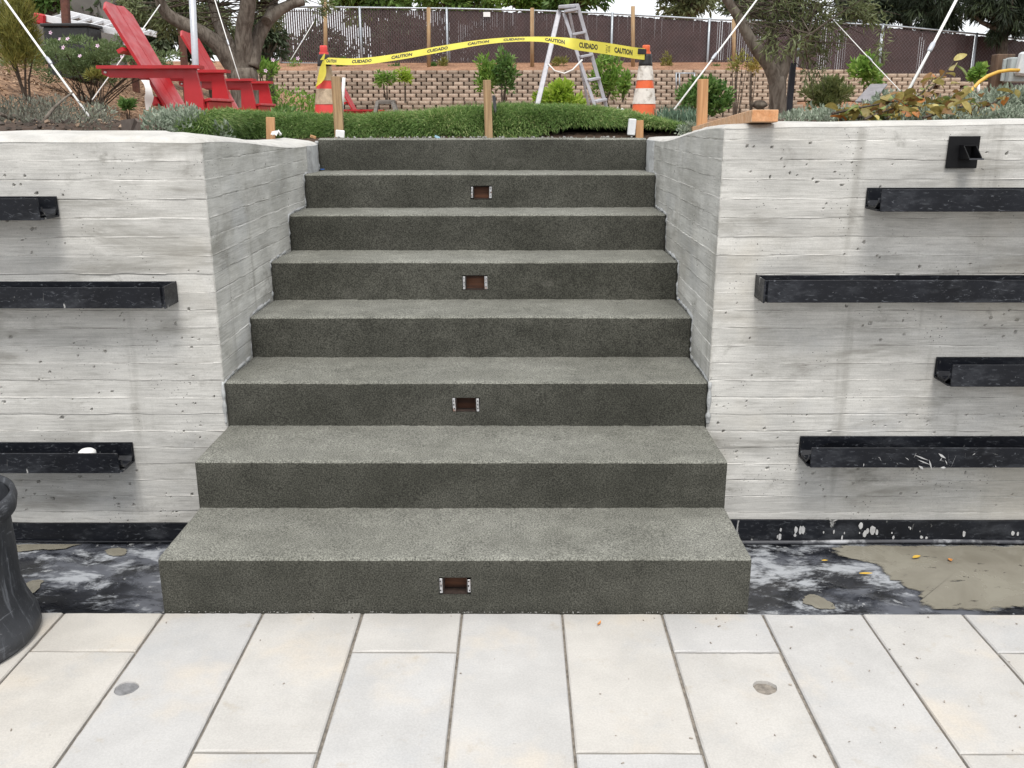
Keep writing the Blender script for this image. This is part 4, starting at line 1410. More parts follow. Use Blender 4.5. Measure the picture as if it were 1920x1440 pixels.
stake(507, 219, 254, 15, 2.44, M['stake'], 'short orange fir stake stub on top of left wall return', .02)
stake(637, 143, 259, 16, 2.82, M['stake2'], 'tall square timber stake at left end of the top step', .035, lean=-7)
stake(917, 150, 257, 14, 2.80, M['stake2'], 'tall timber stake behind the middle of the top step', .03, lean=-4)
stake(1199, 226, 256, 14, 2.79, M['stake'], 'short brown stake beneath the lifted turf edge on the right', .02)
stake(1316, 149, 236, 18, 2.30, M['stake'], 'tall clean fir stake beside the plank on the right wall', .03, lean=2)
mb = MB().tube([at(934, 256, 2.83), at(926, 180, 2.95)], .009, 10)
solo('black_pipe', mb, M['blacktape'], at(934, 256, 2.83), 'thin black pipe leaning beside the middle timber stake', 'pipe')
mb = MB().tube([at(640, 222, 3.35), at(645, 145, 3.35)], .010, 10)
solo('white_pipe', mb, M['pvc'], at(640, 222, 3.35), 'white plastic pipe standing behind the left timber stake', 'pipe')
b = at(1183, 254, 2.77); t_ = at(1186, 223, 2.77)
mb = MB().bar(b, t_, .042, .03, up=(0, 1, 0), bev=.004)
solo('white_post_stub', mb, M['chippaint'] if 'chippaint' in M else M.setdefault('chippaint', plain('chipped_white_paint', (.66, .67, .68), .7, var=.1, scale=20, dirt=(.22, .27, .30), dirt_amt=.9)), b, 'white post stub with chipped paint beside the short brown stake', 'post')
b = at(638, 257, 2.74)
solo('paper_block', MB().box(b + np.array([.0, 0, .018]), (.048, .02, .040), (.05, .1, .1), bev=.003), M['paper'], b, 'white paper block at the foot of the tall left stake', 'paper')
b = at(519, 252, 2.40); r = random.Random(3); mb = MB()
P = np.array([[(b[0] + (i - 2) * .012 + r.uniform(-.006, .006), b[1] + (j - 2) * .01, b[2] + .012 + r.uniform(-.012, .02) - .004 * (abs(i - 2) + abs(j - 2))) for j in range(5)] for i in range(5)])
solo('crumpled_paper', mb.grid(P, smooth=False), M['paper'], b, 'crumpled white paper beside the short stub on left wall', 'paper', fix=False)
b = at(587, 256, 2.70)
solo('wood_offcut', MB().box(b, (.03, .02, .012), (.2, .3, .4)), M['stake'], b, 'tiny orange wood offcut at left end of the top step', 'offcut')
b = at(820, 259, 2.74)
solo('tape_scrap', MB().box(b + np.array([0, 0, .006]), (.03, .01, .012), (.1, .4, .2)), M['blue'] if False else M.setdefault('paleblue', plain('pale_blue_plastic', (.35, .55, .68), .6)), b, 'pale blue plastic scrap on the middle of the top step', 'scrap')
# plank lying along the right wall return
e_near = at(1447, 219, WY + .10); zq = float(at(1420, 234, WY + .1)[2])
yp0, yp1 = WY - .045, 2.42
zb_ = 1.4235
A = np.array([at(1434, 222, yp0)[0], yp0, zb_ + .022]); B = np.array([at(1312, 236, yp1)[0], yp1, 1.372])
dx = (B - A); dx /= np.linalg.norm(dx)
pl = thing('timber_plank', A, 'dusty timber plank lying along top of the right wall return', 'plank')
part('plank_body', MB().bar(A, B, .088, .040, bev=.002), M['plank'], pl)
part('sawn_end', MB().bar(A - dx * .0025, A + dx * .0, .084, .036), M['plankend'], pl)

# ================================================================== TRAFFIC CONES AND CAUTION TAPE
def make_cone(x, y, z, H, label, left):
    root = thing('traffic_cone', (x, y, z), label, 'traffic cone', 'traffic cones holding the caution tape')
    rb, rt = .128, .031
    rr = lambda h: rb + (rt - rb) * (h / H) ** .97
    body = M['redcone'] if left else M['orange']

    def seg(h0, h1, e=0.0, k=5):
        return [(rr(h0 + (h1 - h0) * i / k) + e, h0 + (h1 - h0) * i / k) for i in range(k + 1)]
    part('base_plate', MB().box((x, y, z + .018), (.36, .36, .036), (0, 0, .35), bev=.012), M['blacktape'], root)
    part('body', MB().lathe([(rb + .012, .034)] + seg(.045, H * .93), 32, (x, y, z)), body, root)
    c1 = M['collar2'] if left else M['collar']
    wob = lambda an, zz: 1 + .015 * math.sin(an * 3 + zz * 20) + .02 * (float(vnoise(an * 3, zz * 14, 5)) - .5)
    part('lower_collar', MB().lathe(seg(H * .36, H * .53, .0035), 32, (x, y, z), wob=wob), c1, root)
    part('upper_collar', MB().lathe(seg(H * .62, H * .775, .0035), 32, (x, y, z), wob=wob), M['collar2'] if left else c1, root)
    part('black_band', MB().lathe([(rr(H * .775) + .002, H * .775)] + seg(H * .78, H * .90, .006) + [(rr(H * .9), H * .905)], 24, (x, y, z), wob=wob), M['blacktape'], root)
    part('top_cap', MB().lathe([(.024, H * .89), (.026, H * .90), (.030, H * .925), (.031, H * .985), (.027, H), (.001, H)], 20, (x, y, z)), body, root)
    return root


YC = 5.40
cl_top = at(606.5, 85, YC); cr_top = at(1212, 85, YC)
HC = .71
make_cone(cl_top[0], YC, cl_top[2] - HC, HC, 'faded red traffic cone with mud stained sleeves left of the stairs', True)
make_cone(cr_top[0], YC, cr_top[2] - HC, HC, 'bright orange traffic cone with dirty white sleeves right of the stairs', False)

# ribbon: pixel centre line, half width vector
keys = [(608, 113, 12, .55), (635, 115, 12, .55), (665, 116, 12, .55), (700, 113, 12, .55), (760, 104, 12, .5), (830, 91, 12, .45), (900, 79, 10, .42), (960, 73.5, 9, .40), (1010, 73, 9, .45), (1040, 75, 12, .55), (1075, 83, 20, .85), (1110, 87.5, 23, .97), (1150, 93, 22, 1.0), (1190, 100, 22, 1.0), (1209, 103, 20, 1.0)]
kx = np.array([k[0] for k in keys], float)
NS = 140
sx = np.linspace(608, 1209, NS)
ky = np.interp(sx, kx, [k[1] for k in keys]); kw = np.interp(sx, kx, [k[2] for k in keys]); kt = np.interp(sx, kx, [k[3] for k in keys])
for arr in (ky, kw, kt):
    arr[:] = np.convolve(np.pad(arr, 6, mode='edge'), np.ones(13) / 13, 'valid')
TW = .086
cen = np.zeros((NS, 3)); wv = np.zeros((NS, 3))
for i in range(NS):
    yb_ = YC - .06 - .12 * math.sin(math.pi * i / (NS - 1))
    cen[i] = at(sx[i], ky[i], yb_)
    half = kw[i] * (yb_ - CAM_Y) / F_PX / 2
    vz = min(half, TW / 2); vy = math.sqrt(max(0, (TW / 2) ** 2 - vz ** 2))
    wv[i] = (0, vy, vz)                     # the upper edge leans away from the viewer
tapeo = thing('caution_tape', cen[NS // 2] * np.array([1, 1, 0]) + np.array([0, 0, 1.24]), 'yellow caution tape strung between the two traffic cones', 'caution tape')
P = np.stack([cen - wv, cen - wv * .33, cen + wv * .33, cen + wv], 1)
part('ribbon', MB().grid(P), M['tape'], tapeo, fix=False)
arc = np.concatenate([[0], np.cumsum(np.linalg.norm(np.diff(cen, axis=0), axis=1))])


def ribbon_point(s, v):
    x = np.interp(s, arc, np.arange(NS)); i = int(min(x, NS - 2)); f = x - i
    c = cen[i] * (1 - f) + cen[i + 1] * f; w = wv[i] * (1 - f) + wv[i + 1] * f
    tt = cen[i + 1] - cen[i]; tt = tt / np.linalg.norm(tt)
    n_ = np.cross(tt, w / np.linalg.norm(w))
    if n_[1] > 0: n_ = -n_
    return c + w * v + n_ * .0012


def text_mesh(body, bold=.045):
    cu = bpy.data.curves.new('t', 'FONT'); cu.body = body; cu.size = 1; cu.offset = bold; cu.resolution_u = 2
    ob = bpy.data.objects.new('t', cu); COL.objects.link(ob)
    dg = bpy.context.evaluated_depsgraph_get()
    me = bpy.data.meshes.new_from_object(ob.evaluated_get(dg))
    V = np.array([v.co[:] for v in me.vertices]); Fs = [tuple(p.vertices) for p in me.polygons]
    bpy.data.objects.remove(ob); bpy.data.curves.remove(cu); bpy.data.meshes.remove(me)
    return V, Fs


def word(body, px0, px1, v0=-.50, v1=.50):
    V, Fs = text_mesh(body)
    s0, s1 = np.interp([px0, px1], sx, arc)
    x0, x1 = V[:, 0].min(), V[:, 0].max(); y0, y1 = V[:, 1].min(), V[:, 1].max()
    mb = MB()
    mb.add([ribbon_point(s0 + (x - x0) / (x1 - x0) * (s1 - s0), v0 + (y - y0) / (y1 - y0) * (v1 - v0)) for x, y, z in V], Fs)
    return part('lettering', mb, M['ink'], tapeo, fix=False)


for wd_, a, b_ in (("CAUTION", 612, 631), ("CUIDADO", 660, 697), ("CAUTION", 734, 773), ("CUIDADO", 801, 840), ("CAUTION", 877, 917), ("CUIDADO", 944, 984), ("CAUTION", 1022, 1059), ("CUIDADO", 1086, 1121), ("CAUTION", 1152, 1186)):
    word(wd_, a, b_)
# small printed emblem of short strokes
mb = MB()
s0, s1 = np.interp([1136, 1144], sx, arc)
for k, (v0, sl) in enumerate(((.5, .12), (.25, -.16), (0, -.2), (-.25, -.16), (-.5, -.2))):
    for (ua, ub) in ((0, .42), (.55, 1)):
        sA, sB = s0 + (s1 - s0) * ua, s0 + (s1 - s0) * ub
        q = sl if ua < .5 else -sl
        mb.add([ribbon_point(sA, v0 + q), ribbon_point(sB, v0), ribbon_point(sB, v0 - .1), ribbon_point(sA, v0 + q - .1)], [(0, 1, 2, 3)])
part('emblem', mb, M['ink'], tapeo, fix=False)
# knot and hanging tails at the left cone
tail = [(606, 110), (604, 125), (600, 142), (596, 158), (592, 163)]
mb = MB(); P = np.zeros((9, 3, 3))
for i in range(9):
    u = i / 8; px = np.interp(u, [0, .25, .5, .8, 1], [608, 606, 605, 601, 592]); py = 112 + u * 52; hw = np.interp(u, [0, .3, .6, .85, 1], [.010, .028, .034, .024, .004])
    c = at(px, py, YC - .085 - .015 * u)
    for j in (-1, 0, 1): P[i, j + 1] = (c[0] + j * hw, c[1] - abs(j) * .012, c[2] + j * .008)
mb.grid(P)
P = np.zeros((5, 3, 3))
for i in range(5):
    u = i / 4; c = at(604 + 5 * u, 112 - 12 * u, YC - .075); hw = .012 * (1 - u) + .004
    for j in (-1, 0, 1): P[i, j + 1] = (c[0] + j * hw, c[1], c[2])
mb.grid(P)
part('knotted_tail', mb, M['tape'], tapeo, fix=False)
# black tape that holds the right end
c = at(1204, 97, YC - .062)
part('tape_end_wrap', MB().box(c, (.072, .012, .042), (0, .06, .25), bev=.003), M['blacktape'], tapeo)

# ================================================================== TRIPOD LADDER
DL = 14.0; YL = DL + CAM_Y
lad = thing('tripod_ladder', (at(1085, 200, YL)[0], YL, .98), 'tall lilac grey aluminium tripod orchard ladder behind the turf', 'ladder')
zg = .98
tl = at(1072, 14, YL); trr = at(1085, 10, YL + .1)
# two side rails run from the top down to the right, towards the viewer
A0 = at(1052, 15, YL - .02); A1 = at(1117, 204, YL - .55); B0 = at(1082, 10, YL + .18); B1 = at(1138, 207, YL - .05)
ext = lambda p, q: q + (q - p) * ((zg - q[2]) / (q[2] - p[2]))
# perspective of the photo: the left leg is the single prop, the right pair carries the treads
r1a = at(1066, 14, YL + .30); r1b = ext(r1a, at(1104, 200, YL + .75)); r2a = at(1083, 10, YL - .15); r2b = ext(r2a, at(1138, 205, YL - .15))
part('side_rail', MB().bar(r1a, r1b, .038, .02, up=(0, 1, 0), bev=.004), M['alu'], lad)
r3a = at(1057, 24, YL - .1); r3b = ext(r3a, at(1117, 204, YL - .35))
part('side_rail', MB().bar(r2a, r2b, .052, .025, up=(0, 1, 0), bev=.004), M['alu'], lad)
part('side_rail', MB().bar(r3a, r3b, .046, .025, up=(0, 1, 0), bev=.004), M['alu'], lad)
p0 = at(1049, 20, YL - .05); p1 = ext(p0, at(1008, 195, YL - .6))
part('prop_leg', MB().bar(p0, p1, .07, .04, up=(0, 1, 0), bev=.008), M['alu'], lad)
for py in (19, 62, 104, 148, 188):
    u = (py - 12) / 193
    lft = at(1059 + 60 * u, py + 3, YL - .12 - .2 * u); rgt = at(1083 + 54 * u, py - 1, YL - .15)
    mid_ = (lft + rgt) / 2
    part('tread', MB().bar(lft - (rgt - lft) * .10, rgt, .14, .035, bev=.006), M['alu'], lad)
part('top_bracket', MB().bar(at(1047, 14, YL - .1), at(1086, 11, YL - .1), .10, .05, bev=.01), M['alu'], lad)
cc = [at(1028, 120, YL - .4), at(1040, 133, YL - .4), at(1058, 138, YL - .4), at(1074, 131, YL - .35), at(1092, 112, YL - .3)]
part('safety_cable', MB().tube(cc, .012, 6), M['pvc'], lad)

# ================================================================== SAWHORSE
DS = 12.0; YS = DS + CAM_Y
a_ = at(706, 191, YS); b_ = at(741, 191, YS)
sw = thing('sawhorse', ((a_[0] + b_[0]) / 2, YS, 1.0), 'small grey weathered wooden sawhorse on the lawn behind the turf', 'sawhorse')
part('beam', MB().bar(a_, b_, .05, .05, bev=.004), M['greywood'], sw)
for px0, px1, dy in ((708, 703, -.25), (737, 744, -.25), (709, 702, .3), (738, 747, .3)):
    t0 = at(px0, 193, YS); q = at(px1, 214, YS + dy); q = t0 + (q - t0) * ((1.0 - t0[2]) / (q[2] - t0[2]))
    part('leg', MB().bar(t0, q, .04, .06, up=(0, 1, 0), bev=.003), M['greywood'], sw)

# ================================================================== RED ADIRONDACK CHAIRS
def make_chair(label, group):
    """local axes: +x forward, y across, origin on the ground below the middle"""
    root = thing('garden_chair', (0, 0, 0), label, 'chair', group)
    R = M['red']; W2 = .345

    def p(name, mb, parent=root, label=None):
        return part(name, mb, R, parent, world=False, label=label)
    # back of two wide boards with clipped crown
    for sgn in (-1, 1):
        b = MB()
        poly = [(-.02, 0), (-.02, .0)]
        y0, y1 = (.004 * sgn, .265 * sgn)
        base = np.array([-.02, 0, .30]); topd = np.array([-.42, 0, .80]); n_ = np.array([.80, 0, .42]); n_ = n_ / np.linalg.norm(n_) * .024
        hgt = [0, 1.0 if True else 0]
        a0 = base; 
        pts = [base + np.array([0, y0, 0]), base + np.array([0, y1 * .86, 0]), base + topd * .93 + np.array([0, y1, 0]), base + topd * 1.0 + np.array([0, y1 * .62, 0]), base + topd * .985 + np.array([0, y0, 0])]
        b.prism([tuple(q) for q in pts], None, tuple(n_))
        p('back_board', b)
    p('back_rail', MB().box((-.30, 0, .74), (.05, .60, .03), (0, -.48, 0)))
    p('back_rail', MB().box((-.085, 0, .36), (.04, .58, .06), (0, -.48, 0)))
    for sgn in (-1, 1):
        y = sgn * W2
        arm = MB()
        poly = [(-.46, y - .055, .60), (.33, y - .075, .60), (.345, y - .06, .60), (.345, y + .06, .60), (.33, y + .075, .60), (-.46, y + .05, .60)]
        arm.prism(poly, None, (0, 0, .024))
        p('arm', arm)
        br = MB().prism([(-.44, y - .012, .597), (-.44, y - .012, .562), (-.38, y - .012, .535), (.22, y - .012, .530), (.22, y - .012, .597)], None, (0, .024, 0))
        p('arm_bracket', br)
        leg = MB().prism([(.20, y - .016, .597), (.30, y - .016, .597), (.335, y - .016, .38), (.335, y - .016, 0), (.19, y - .016, 0), (.19, y - .016, .38)], None, (0, .032, 0))
        p('front_leg', leg)
        sd_ = MB().prism([(.33, y * .9 - .014, .36), (.36, y * .9 - .014, .20), (-.50, y * .9 - .014, .0), (-.62, y * .9 - .014, .0), (-.62, y * .9 - .014, .05), (-.1, y * .9 - .014, .27)], None, (0, .028, 0))
        p('side_rail', sd_)
        sc_ = MB()
        for bx_, bz in ((.24, .10), (.24, .22), (-.41, .575)):
            sc_.lathe([(.011, 0), (.009, .005), (.001, .006)], 8, (0, 0, 0)); k = len(sc_.v) - 24
            for q in range(k, len(sc_.v)):
                vx, vy, vz = sc_.v[q]; sc_.v[q] = (bx_ + vx, y - sgn * 0 - .016 - vz, bz + vy) if True else 0
        part('bolt_heads', sc_, M['whitealu'], root, 'stuff', world=False)
    for k in range(6):
        x = .34 - k * .085
        p('seat_slat', MB().box((x, 0, .365 - k * .019), (.078, .64, .022), (0, -.22, 0), bev=.003))
    p('front_apron', MB().box((.352, 0, .27), (.022, .62, .17), bev=.003))
    return root


ch = make_chair('large red wooden garden chair nearest the left wall', 'red wooden garden chairs')
D1 = 7.9
xa = at(284, 125, D1 - .345 + CAM_Y)
zarm = at(284, 122, D1 - .345 + CAM_Y)[2]
ch.location = (float(xa[0]) + .05, D1 + CAM_Y, float(zarm) - .624)
ch2 = copy_tree(ch); ch2['label'] = 'red wooden garden chair behind the nearest one, before the olive trunk'
D2 = 10.3
xa = at(410, 150, D2 - .345 + CAM_Y); zarm = at(410, 147, D2 - .345 + CAM_Y)[2]
ch2.location = (float(xa[0]) + .03, D2 + CAM_Y, float(zarm) - .624)
ch3 = copy_tree(ch); ch3['label'] = 'small far red chair half hidden behind the turf beside the sawhorse'
D3 = 18.0
xa = at(665, 207, D3 + CAM_Y)
ch3.location = (float(xa[0]) + .17, D3 + CAM_Y, float(at(665, 205, D3 - .3 + CAM_Y)[2]) - .624)
# white cloth ribbon on the near chair
cb = MB(); P = np.zeros((8, 3, 3)); yq = D1 - .38 + CAM_Y
for i in range(8):
    u = i / 7; px = np.interp(u, [0, .25, .5, .7, 1], [272, 278, 280, 279, 277]); py = 149 + 56 * u; hw = np.interp(u, [0, .1, .4, .6, 1], [.028, .018, .022, .034, .010])
    c = at(px, py, yq - .02 * math.sin(u * 5))
    for j in (-1, 0, 1): P[i, j + 1] = (c[0] + j * hw, c[1] + .012 * j, c[2])
solo('white_ribbon', cb.grid(P), M['paper'], at(278, 205, yq), 'white cloth ribbon hanging on the nearest red chair', 'ribbon', fix=False)

# ================================================================== SEGMENTAL BLOCK WALLS
def block_proto(w, h, d):
    """split-face unit with tapered rear corners: front faces -y, origin at centre of the back bottom"""
    ch_ = w * .09
    m = MB()
    poly = [(-w / 2 + .004, 0), (-w / 2 + .004, -d * .45), (-w / 2 + ch_, -d), (w / 2 - ch_, -d), (w / 2 - .004, -d * .45), (w / 2 - .004, 0)]
    lo = [(x, y, .003) for x, y in poly]; hi = [(x * .985, y * .97, h - .004) for x, y in poly]
    md = [(x, y - (.010 if abs(y + d) < 1e-6 else 0), h * .5) for x, y in poly]
    n = 6
    fs = [tuple(range(n))[::-1], tuple(range(2 * n, 3 * n))]
    for a in (0, n): fs += [(a + i, a + (i + 1) % n, a + n + (i + 1) % n, a + n + i) for i in range(n)]
    m.add(lo + md + hi, fs)
    return m


def block_wall(label, y, px0, px1, rows, ztop_f, h, w, depth_px, singles, parts_px, name='block_wall'):
    d = y - CAM_Y
    x0 = at(px0, 200, y)[0]; x1 = at(px1, 200, y)[0]
    root = thing(name, ((x0 + x1) / 2, y, ztop_f((x0 + x1) / 2) - rows * h), label, 'retaining wall', 'split face block retaining walls')
    off = np.array(root.location)
    proto = block_proto(w, h, .16)
    pm = recalc(proto.mesh('block', M['block']))
    rest = MB(); cnt = 0
    r = random.Random(int(y))
    cand = []
    for rw in range(rows):
        n = int((x1 - x0) / w) + 1
        for i in range(n):
            x = x0 + (i + .5 * (rw % 2)) * w
            zt = ztop_f(x); z = zt - (rw + 1) * h
            cand.append((rw, x, z))
    xc = (at(parts_px[0], 200, y)[0], at(parts_px[1], 200, y)[0])
    for rw, x, z in cand:
        p = (x + r.uniform(-.004, .004), y + .16 - .02 - rw * .012 + .008 * r.uniform(-1, 1), z)
        if xc[0] <= x <= xc[1] and cnt < singles:
            o = link('block', pm, root, np.array(p) - off, (0, 0, r.uniform(-.02, .02))); cnt += 1
        else:
            q = block_proto(w, h, .16)
            rest.add([(vx + p[0], vy + p[1], vz + p[2]) for vx, vy, vz in q.v], q.f)
    if rest.n: part('block_courses', rest, M['block'], root, 'stuff')
    return root


def zt_up(x):
    # steps down on the right
    d = 0.0
    for xs_, dz in ((9.75, .105), (11.2, .105), (12.0, .105), (13.0, .105)):
        if x > xs_: d += dz
    return 2.655 - d + (-.0 if x > -6 else -.0)


block_wall('upper tan split face block retaining wall below the slatted fence', 23.5, 395, 1850, 8, zt_up, .1, .287, None, 300, (640, 1350))
block_wall('lower tan split face block retaining wall just behind the lawn', 21.5, 560, 1500, 8, lambda x: 1.84, .1, .287, None, 150, (740, 1460))

# ================================================================== SLATTED CHAIN LINK FENCE
YFN = 26.0
tops = [(520, 12), (675, 14), (838, 16), (1000, 20), (1148, 26), (1330, 37), (1500, 42), (1655, 48), (1830, 65), (1960, 80)]
bots = [(520, 117), (675, 121), (838, 127), (1000, 131), (1148, 134), (1330, 142), (1500, 148), (1655, 155), (1830, 170), (1960, 184)]
tpt = [at(*q, YFN) for q in tops]; bpt = [at(*q, YFN) for q in bots]
fx = np.array([q[0] for q in tpt]); ftz = np.array([q[2] for q in tpt]); fbz = np.array([q[2] for q in bpt])
fence = thing('chain_link_fence', ((fx[0] + fx[-1]) / 2, YFN, 2.9), 'long chain link fence woven with dark brown slats at the back', 'fence')
for i in range(len(fx)):
    g = float(fbz[i]) - .35
    part('post', MB().tube([(fx[i], YFN - .06, g), (fx[i], YFN - .06, ftz[i] + .03)], .036, 8), M['fencepost'], fence)
part('top_rail', MB().tube([(a, YFN - .03, b) for a, b in zip(fx, ftz)], .026, 8), M['fencepost'], fence)
part('bottom_rail', MB().tube([(a, YFN - .03, b) for a, b in zip(fx, fbz)], .024, 8), M['fencepost'], fence)
r = random.Random(12)
for i in range(len(fx) - 1):
    mb = MB(); x = fx[i] + .03
    pitch = .066
    while x < fx[i + 1]:
        pxq = np.interp(x, fx, [q[0] for q in tops])
        w = float(np.interp(pxq, [520, 700, 860, 1000], [.041, .050, .063, .0656]))
        if i >= 3 and float(vnoise(x * 1.1, 3.0, 5)) > .68 and r.random() < .5: w *= .86
        z0 = np.interp(x, fx, fbz) - .05; z1 = np.interp(x, fx, ftz) - .04 + r.uniform(-.03, .01)
        tw = r.uniform(-.12, .12)
        mb.box((x, YFN + .0, (z0 + z1) / 2), (w, .008, z1 - z0), (0, r.uniform(-.003, .003), tw))
        x += pitch
    part('slats', mb, M['slat'], fence, 'stuff')
wm = MB()
Hh = 1.75
for sgn in (-1, 1):
    x = fx[0] - Hh
    while x < fx[-1] + Hh:
        xa, xb_ = x, x + sgn * Hh * .8
        lo, hi = min(xa, xb_), max(xa, xb_)
        u0, u1 = 0.0, 1.0
        if not (hi < fx[0] or lo > fx[-1]):
            if xa < fx[0]: u0 = (fx[0] - xa) / (xb_ - xa)
            if xa > fx[-1]: u0 = (fx[-1] - xa) / (xb_ - xa)
            if xb_ < fx[0]: u1 = (fx[0] - xa) / (xb_ - xa)
            if xb_ > fx[-1]: u1 = (fx[-1] - xa) / (xb_ - xa)
            pa = xa + (xb_ - xa) * u0; pb = xa + (xb_ - xa) * u1
            za = np.interp(pa, fx, fbz); zb2 = np.interp(pb, fx, fbz)
            ha = np.interp(pa, fx, ftz) - za; hb = np.interp(pb, fx, ftz) - zb2
            wm.tube([(pa, YFN - .018 - .006 * sgn, za + ha * u0), (pb, YFN - .018 - .006 * sgn, zb2 + hb * u1)], .0022, 3, cap=False)
        x += .10
part('wire_mesh', wm, M['wire'], fence, 'stuff')
c = at(913, 27, YFN - .06)
part('white_plate', MB().box(c, (.20, .01, .13)), M['paper'], fence)
# tree stakes along the fence
for px, pt, pb, lab in ((610, -8, 118, 'tall brown tree stake in front of the left end of the fence'), (804, 14, 128, 'brown tree stake left of the tripod ladder by the fence'), (998, 15, 137, 'brown tree stake directly left of the ladder top'),
                        (1187, 12, 132, 'brown tree stake right of the ladder behind the orange cone'), (1376, 36, 134, 'brown tree stake beside the right olive tree')):
    y = 24.9
    b = at(px, pb, y); b[2] = float(gz(b[0], y)) - .1; t_ = at(px, pt, y)
    solo('tree_stake', MB().tube([b, t_], .055, 8), M['stake2'], b, lab, 'stake', 'tall tree stakes along the fence')

# ================================================================== SHRUBS AND YOUNG TREES
SH = 'young shrubs on the block wall terraces'
bush('young_tree', 'left of two small round headed saplings before the block wall', 'sapling', 722, 128, 172, 38, 23.3, 420, .11, .035, 'green', 101, 'small saplings', k=9, stems=2, base_z=1.80, droop=.5, up=0, stem_r=.02)
bush('young_tree', 'right of two small round headed saplings before the block wall', 'sapling', 758, 125, 160, 32, 23.3, 420, .11, .035, 'lime', 102, 'small saplings', k=8, stems=2, base_z=1.80, droop=.4, up=0, stem_r=.02)
bush('shrub', 'leafy green shrub with drooping shoots behind the middle stake', 'shrub', 912, 100, 172, 56, 22.9, 900, .13, .045, 'green', 103, SH, k=14, stems=4, base_z=1.80, droop=.3, stem_r=.02)
bush('shrub', 'darker green shrub close to the left of the tripod ladder', 'shrub', 944, 92, 184, 48, 22.6, 900, .13, .045, 'deep', 104, SH, k=14, stems=4, base_z=1.80, droop=.3, stem_r=.02)
bush('shrub', 'bright lime green bush under the tripod ladder', 'bush', 1054, 152, 206, 92, 15.2, 1500, .10, .05, 'lime', 105, k=18, stems=5, droop=.1, base_z=1.0)
bush('shrub', 'tall green shrub seen through the right rails of the ladder', 'shrub', 1138, 96, 186, 62, 22.8, 1100, .13, .05, 'green', 106, SH, k=16, stems=4, base_z=1.80, droop=.3, stem_r=.02)
bush('shrub', 'narrow light green shrub left of the orange cone', 'shrub', 1170, 118, 190, 26, 22.4, 380, .12, .045, 'green', 107, SH, k=8, stems=3, base_z=1.80, droop=.4, stem_r=.02)
bush('shrub', 'rounded deep green bush behind the clean fir stake', 'bush', 1322, 146, 226, 104, 9.5, 2600, .055, .028, 'deep', 108, k=22, stems=6, droop=.0)
bush('shrub', 'pale yellow green shrub behind the bronze leaved plant', 'shrub', 1552, 150, 214, 96, 8.0, 2000, .05, .018, 'pale', 109, k=20, stems=6, droop=.0, up=.3)
bush('shrub', 'green shrub against the fence right of the olive tree', 'shrub', 1628, 104, 168, 56, 15.0, 600, .12, .05, 'green', 110, SH, k=12, stems=3, droop=.3, base_z=1.75)
bush('shrub', 'small leafy shrub before the fence at far right', 'shrub', 1838, 120, 158, 26, 14.5, 220, .10, .05, 'green', 111, SH, k=6, stems=2, droop=.3, base_z=1.7)
for k, (px, pt, pb, w, mt, lab) in enumerate(((548, 105, 150, 44, 'green', 'pale shrub left of the red cone by the fence'), (640, 108, 136, 22, 'deep', 'low dark plant at the fence foot right of the red cone'),
                                               (738, 118, 138, 22, 'deep', 'low plant at the fence foot above the saplings'), (832, 104, 134, 30, 'yellowgreen', 'feathery plant at the fence foot left of the ladder'), (812, 118, 134, 18, 'deep', 'small dark plant beside the brown tree stake'),
                                               (1046, 100, 132, 34, 'yellowgreen', 'dry yellowish plant at the fence seen through the ladder'), (1250, 100, 140, 22, 'yellowgreen', 'slim yellow green plant at the fence right of the cone'),
                                               (1345, 122, 144, 46, 'deep', 'low dark shrub at the fence left of the olive trunk'))):
    y = 25.2
    x = at(px, 120, y)[0]
    bush('fence_plant', lab, 'plant', px, pt, pb, w, y - CAM_Y, 260, .10, .03, mt, 120 + k, 'small plants along the fence foot', k=7, stems=3, up=.3, base_z=float(gz(x, y)), stem_r=.012)
for k, (px, pt, pb, w, lab) in enumerate(((1388, 92, 190, 44, 'thin twiggy sapling with reddish tips left of the olive trunk'), (1418, 110, 190, 36, 'second thin twiggy sapling nearest the olive trunk'))):
    bush('twiggy_sapling', lab, 'sapling', px, pt, pb - 50, w, 20.5, 170, .10, .035, 'autumn' if k else 'yellowgreen', 140 + k, 'twiggy saplings', k=10, stems=9, base_z=1.0, stem_r=.014)
# iris-like clump
def blade_clump(label, px0, px1, py_top, depth, n, mat, seed, name='blade_plant', cat='plant', base_z=None, h=(.25, .4)):
    y = depth + CAM_Y; r = np.random.default_rng(seed)
    x0, x1 = at(px0, 220, y)[0], at(px1, 220, y)[0]
    zt = at(px0, py_top, y)[2]
    x = r.uniform(x0, x1, n); yy = y + r.uniform(-.35, .35, n); gzz = zt - r.uniform(h[0], h[1], n)
    b0 = np.stack([x, yy, gzz], 1); L = (zt - gzz)[:, None] * r.uniform(.7, 1.1, (n, 1))
    d = np.stack([r.normal(0, .22, n), r.normal(0, .22, n), np.ones(n)], 1); d /= np.linalg.norm(d, axis=1)[:, None]
    s = np.stack([np.cos(x * 40), np.sin(x * 40), 0 * x], 1) * .006
    mid = b0 + d * L * .6; d2 = d + np.stack([r.normal(0, .3, n), r.normal(0, .3, n), -.2 + 0 * x], 1); tip = mid + d2 / np.linalg.norm(d2, axis=1)[:, None] * L * .45
    root = thing(name, ((x0 + x1) / 2, y, float(gzz.min())), label, cat)
    V = np.stack([b0 - s, b0 + s, mid + s * .9, mid - s * .9, tip], 1).reshape(-1, 3) - np.array(root.location)
    o_ = (np.arange(n) * 5)[:, None]
    F3 = np.concatenate([o_ + np.array([0, 1, 2]), o_ + np.array([0, 2, 3]), o_ + np.array([3, 2, 4])])
    link('foliage', fast_mesh('foliage', V, F3, M[mat], np.tile(r.random(n), 3)), root)
    return root


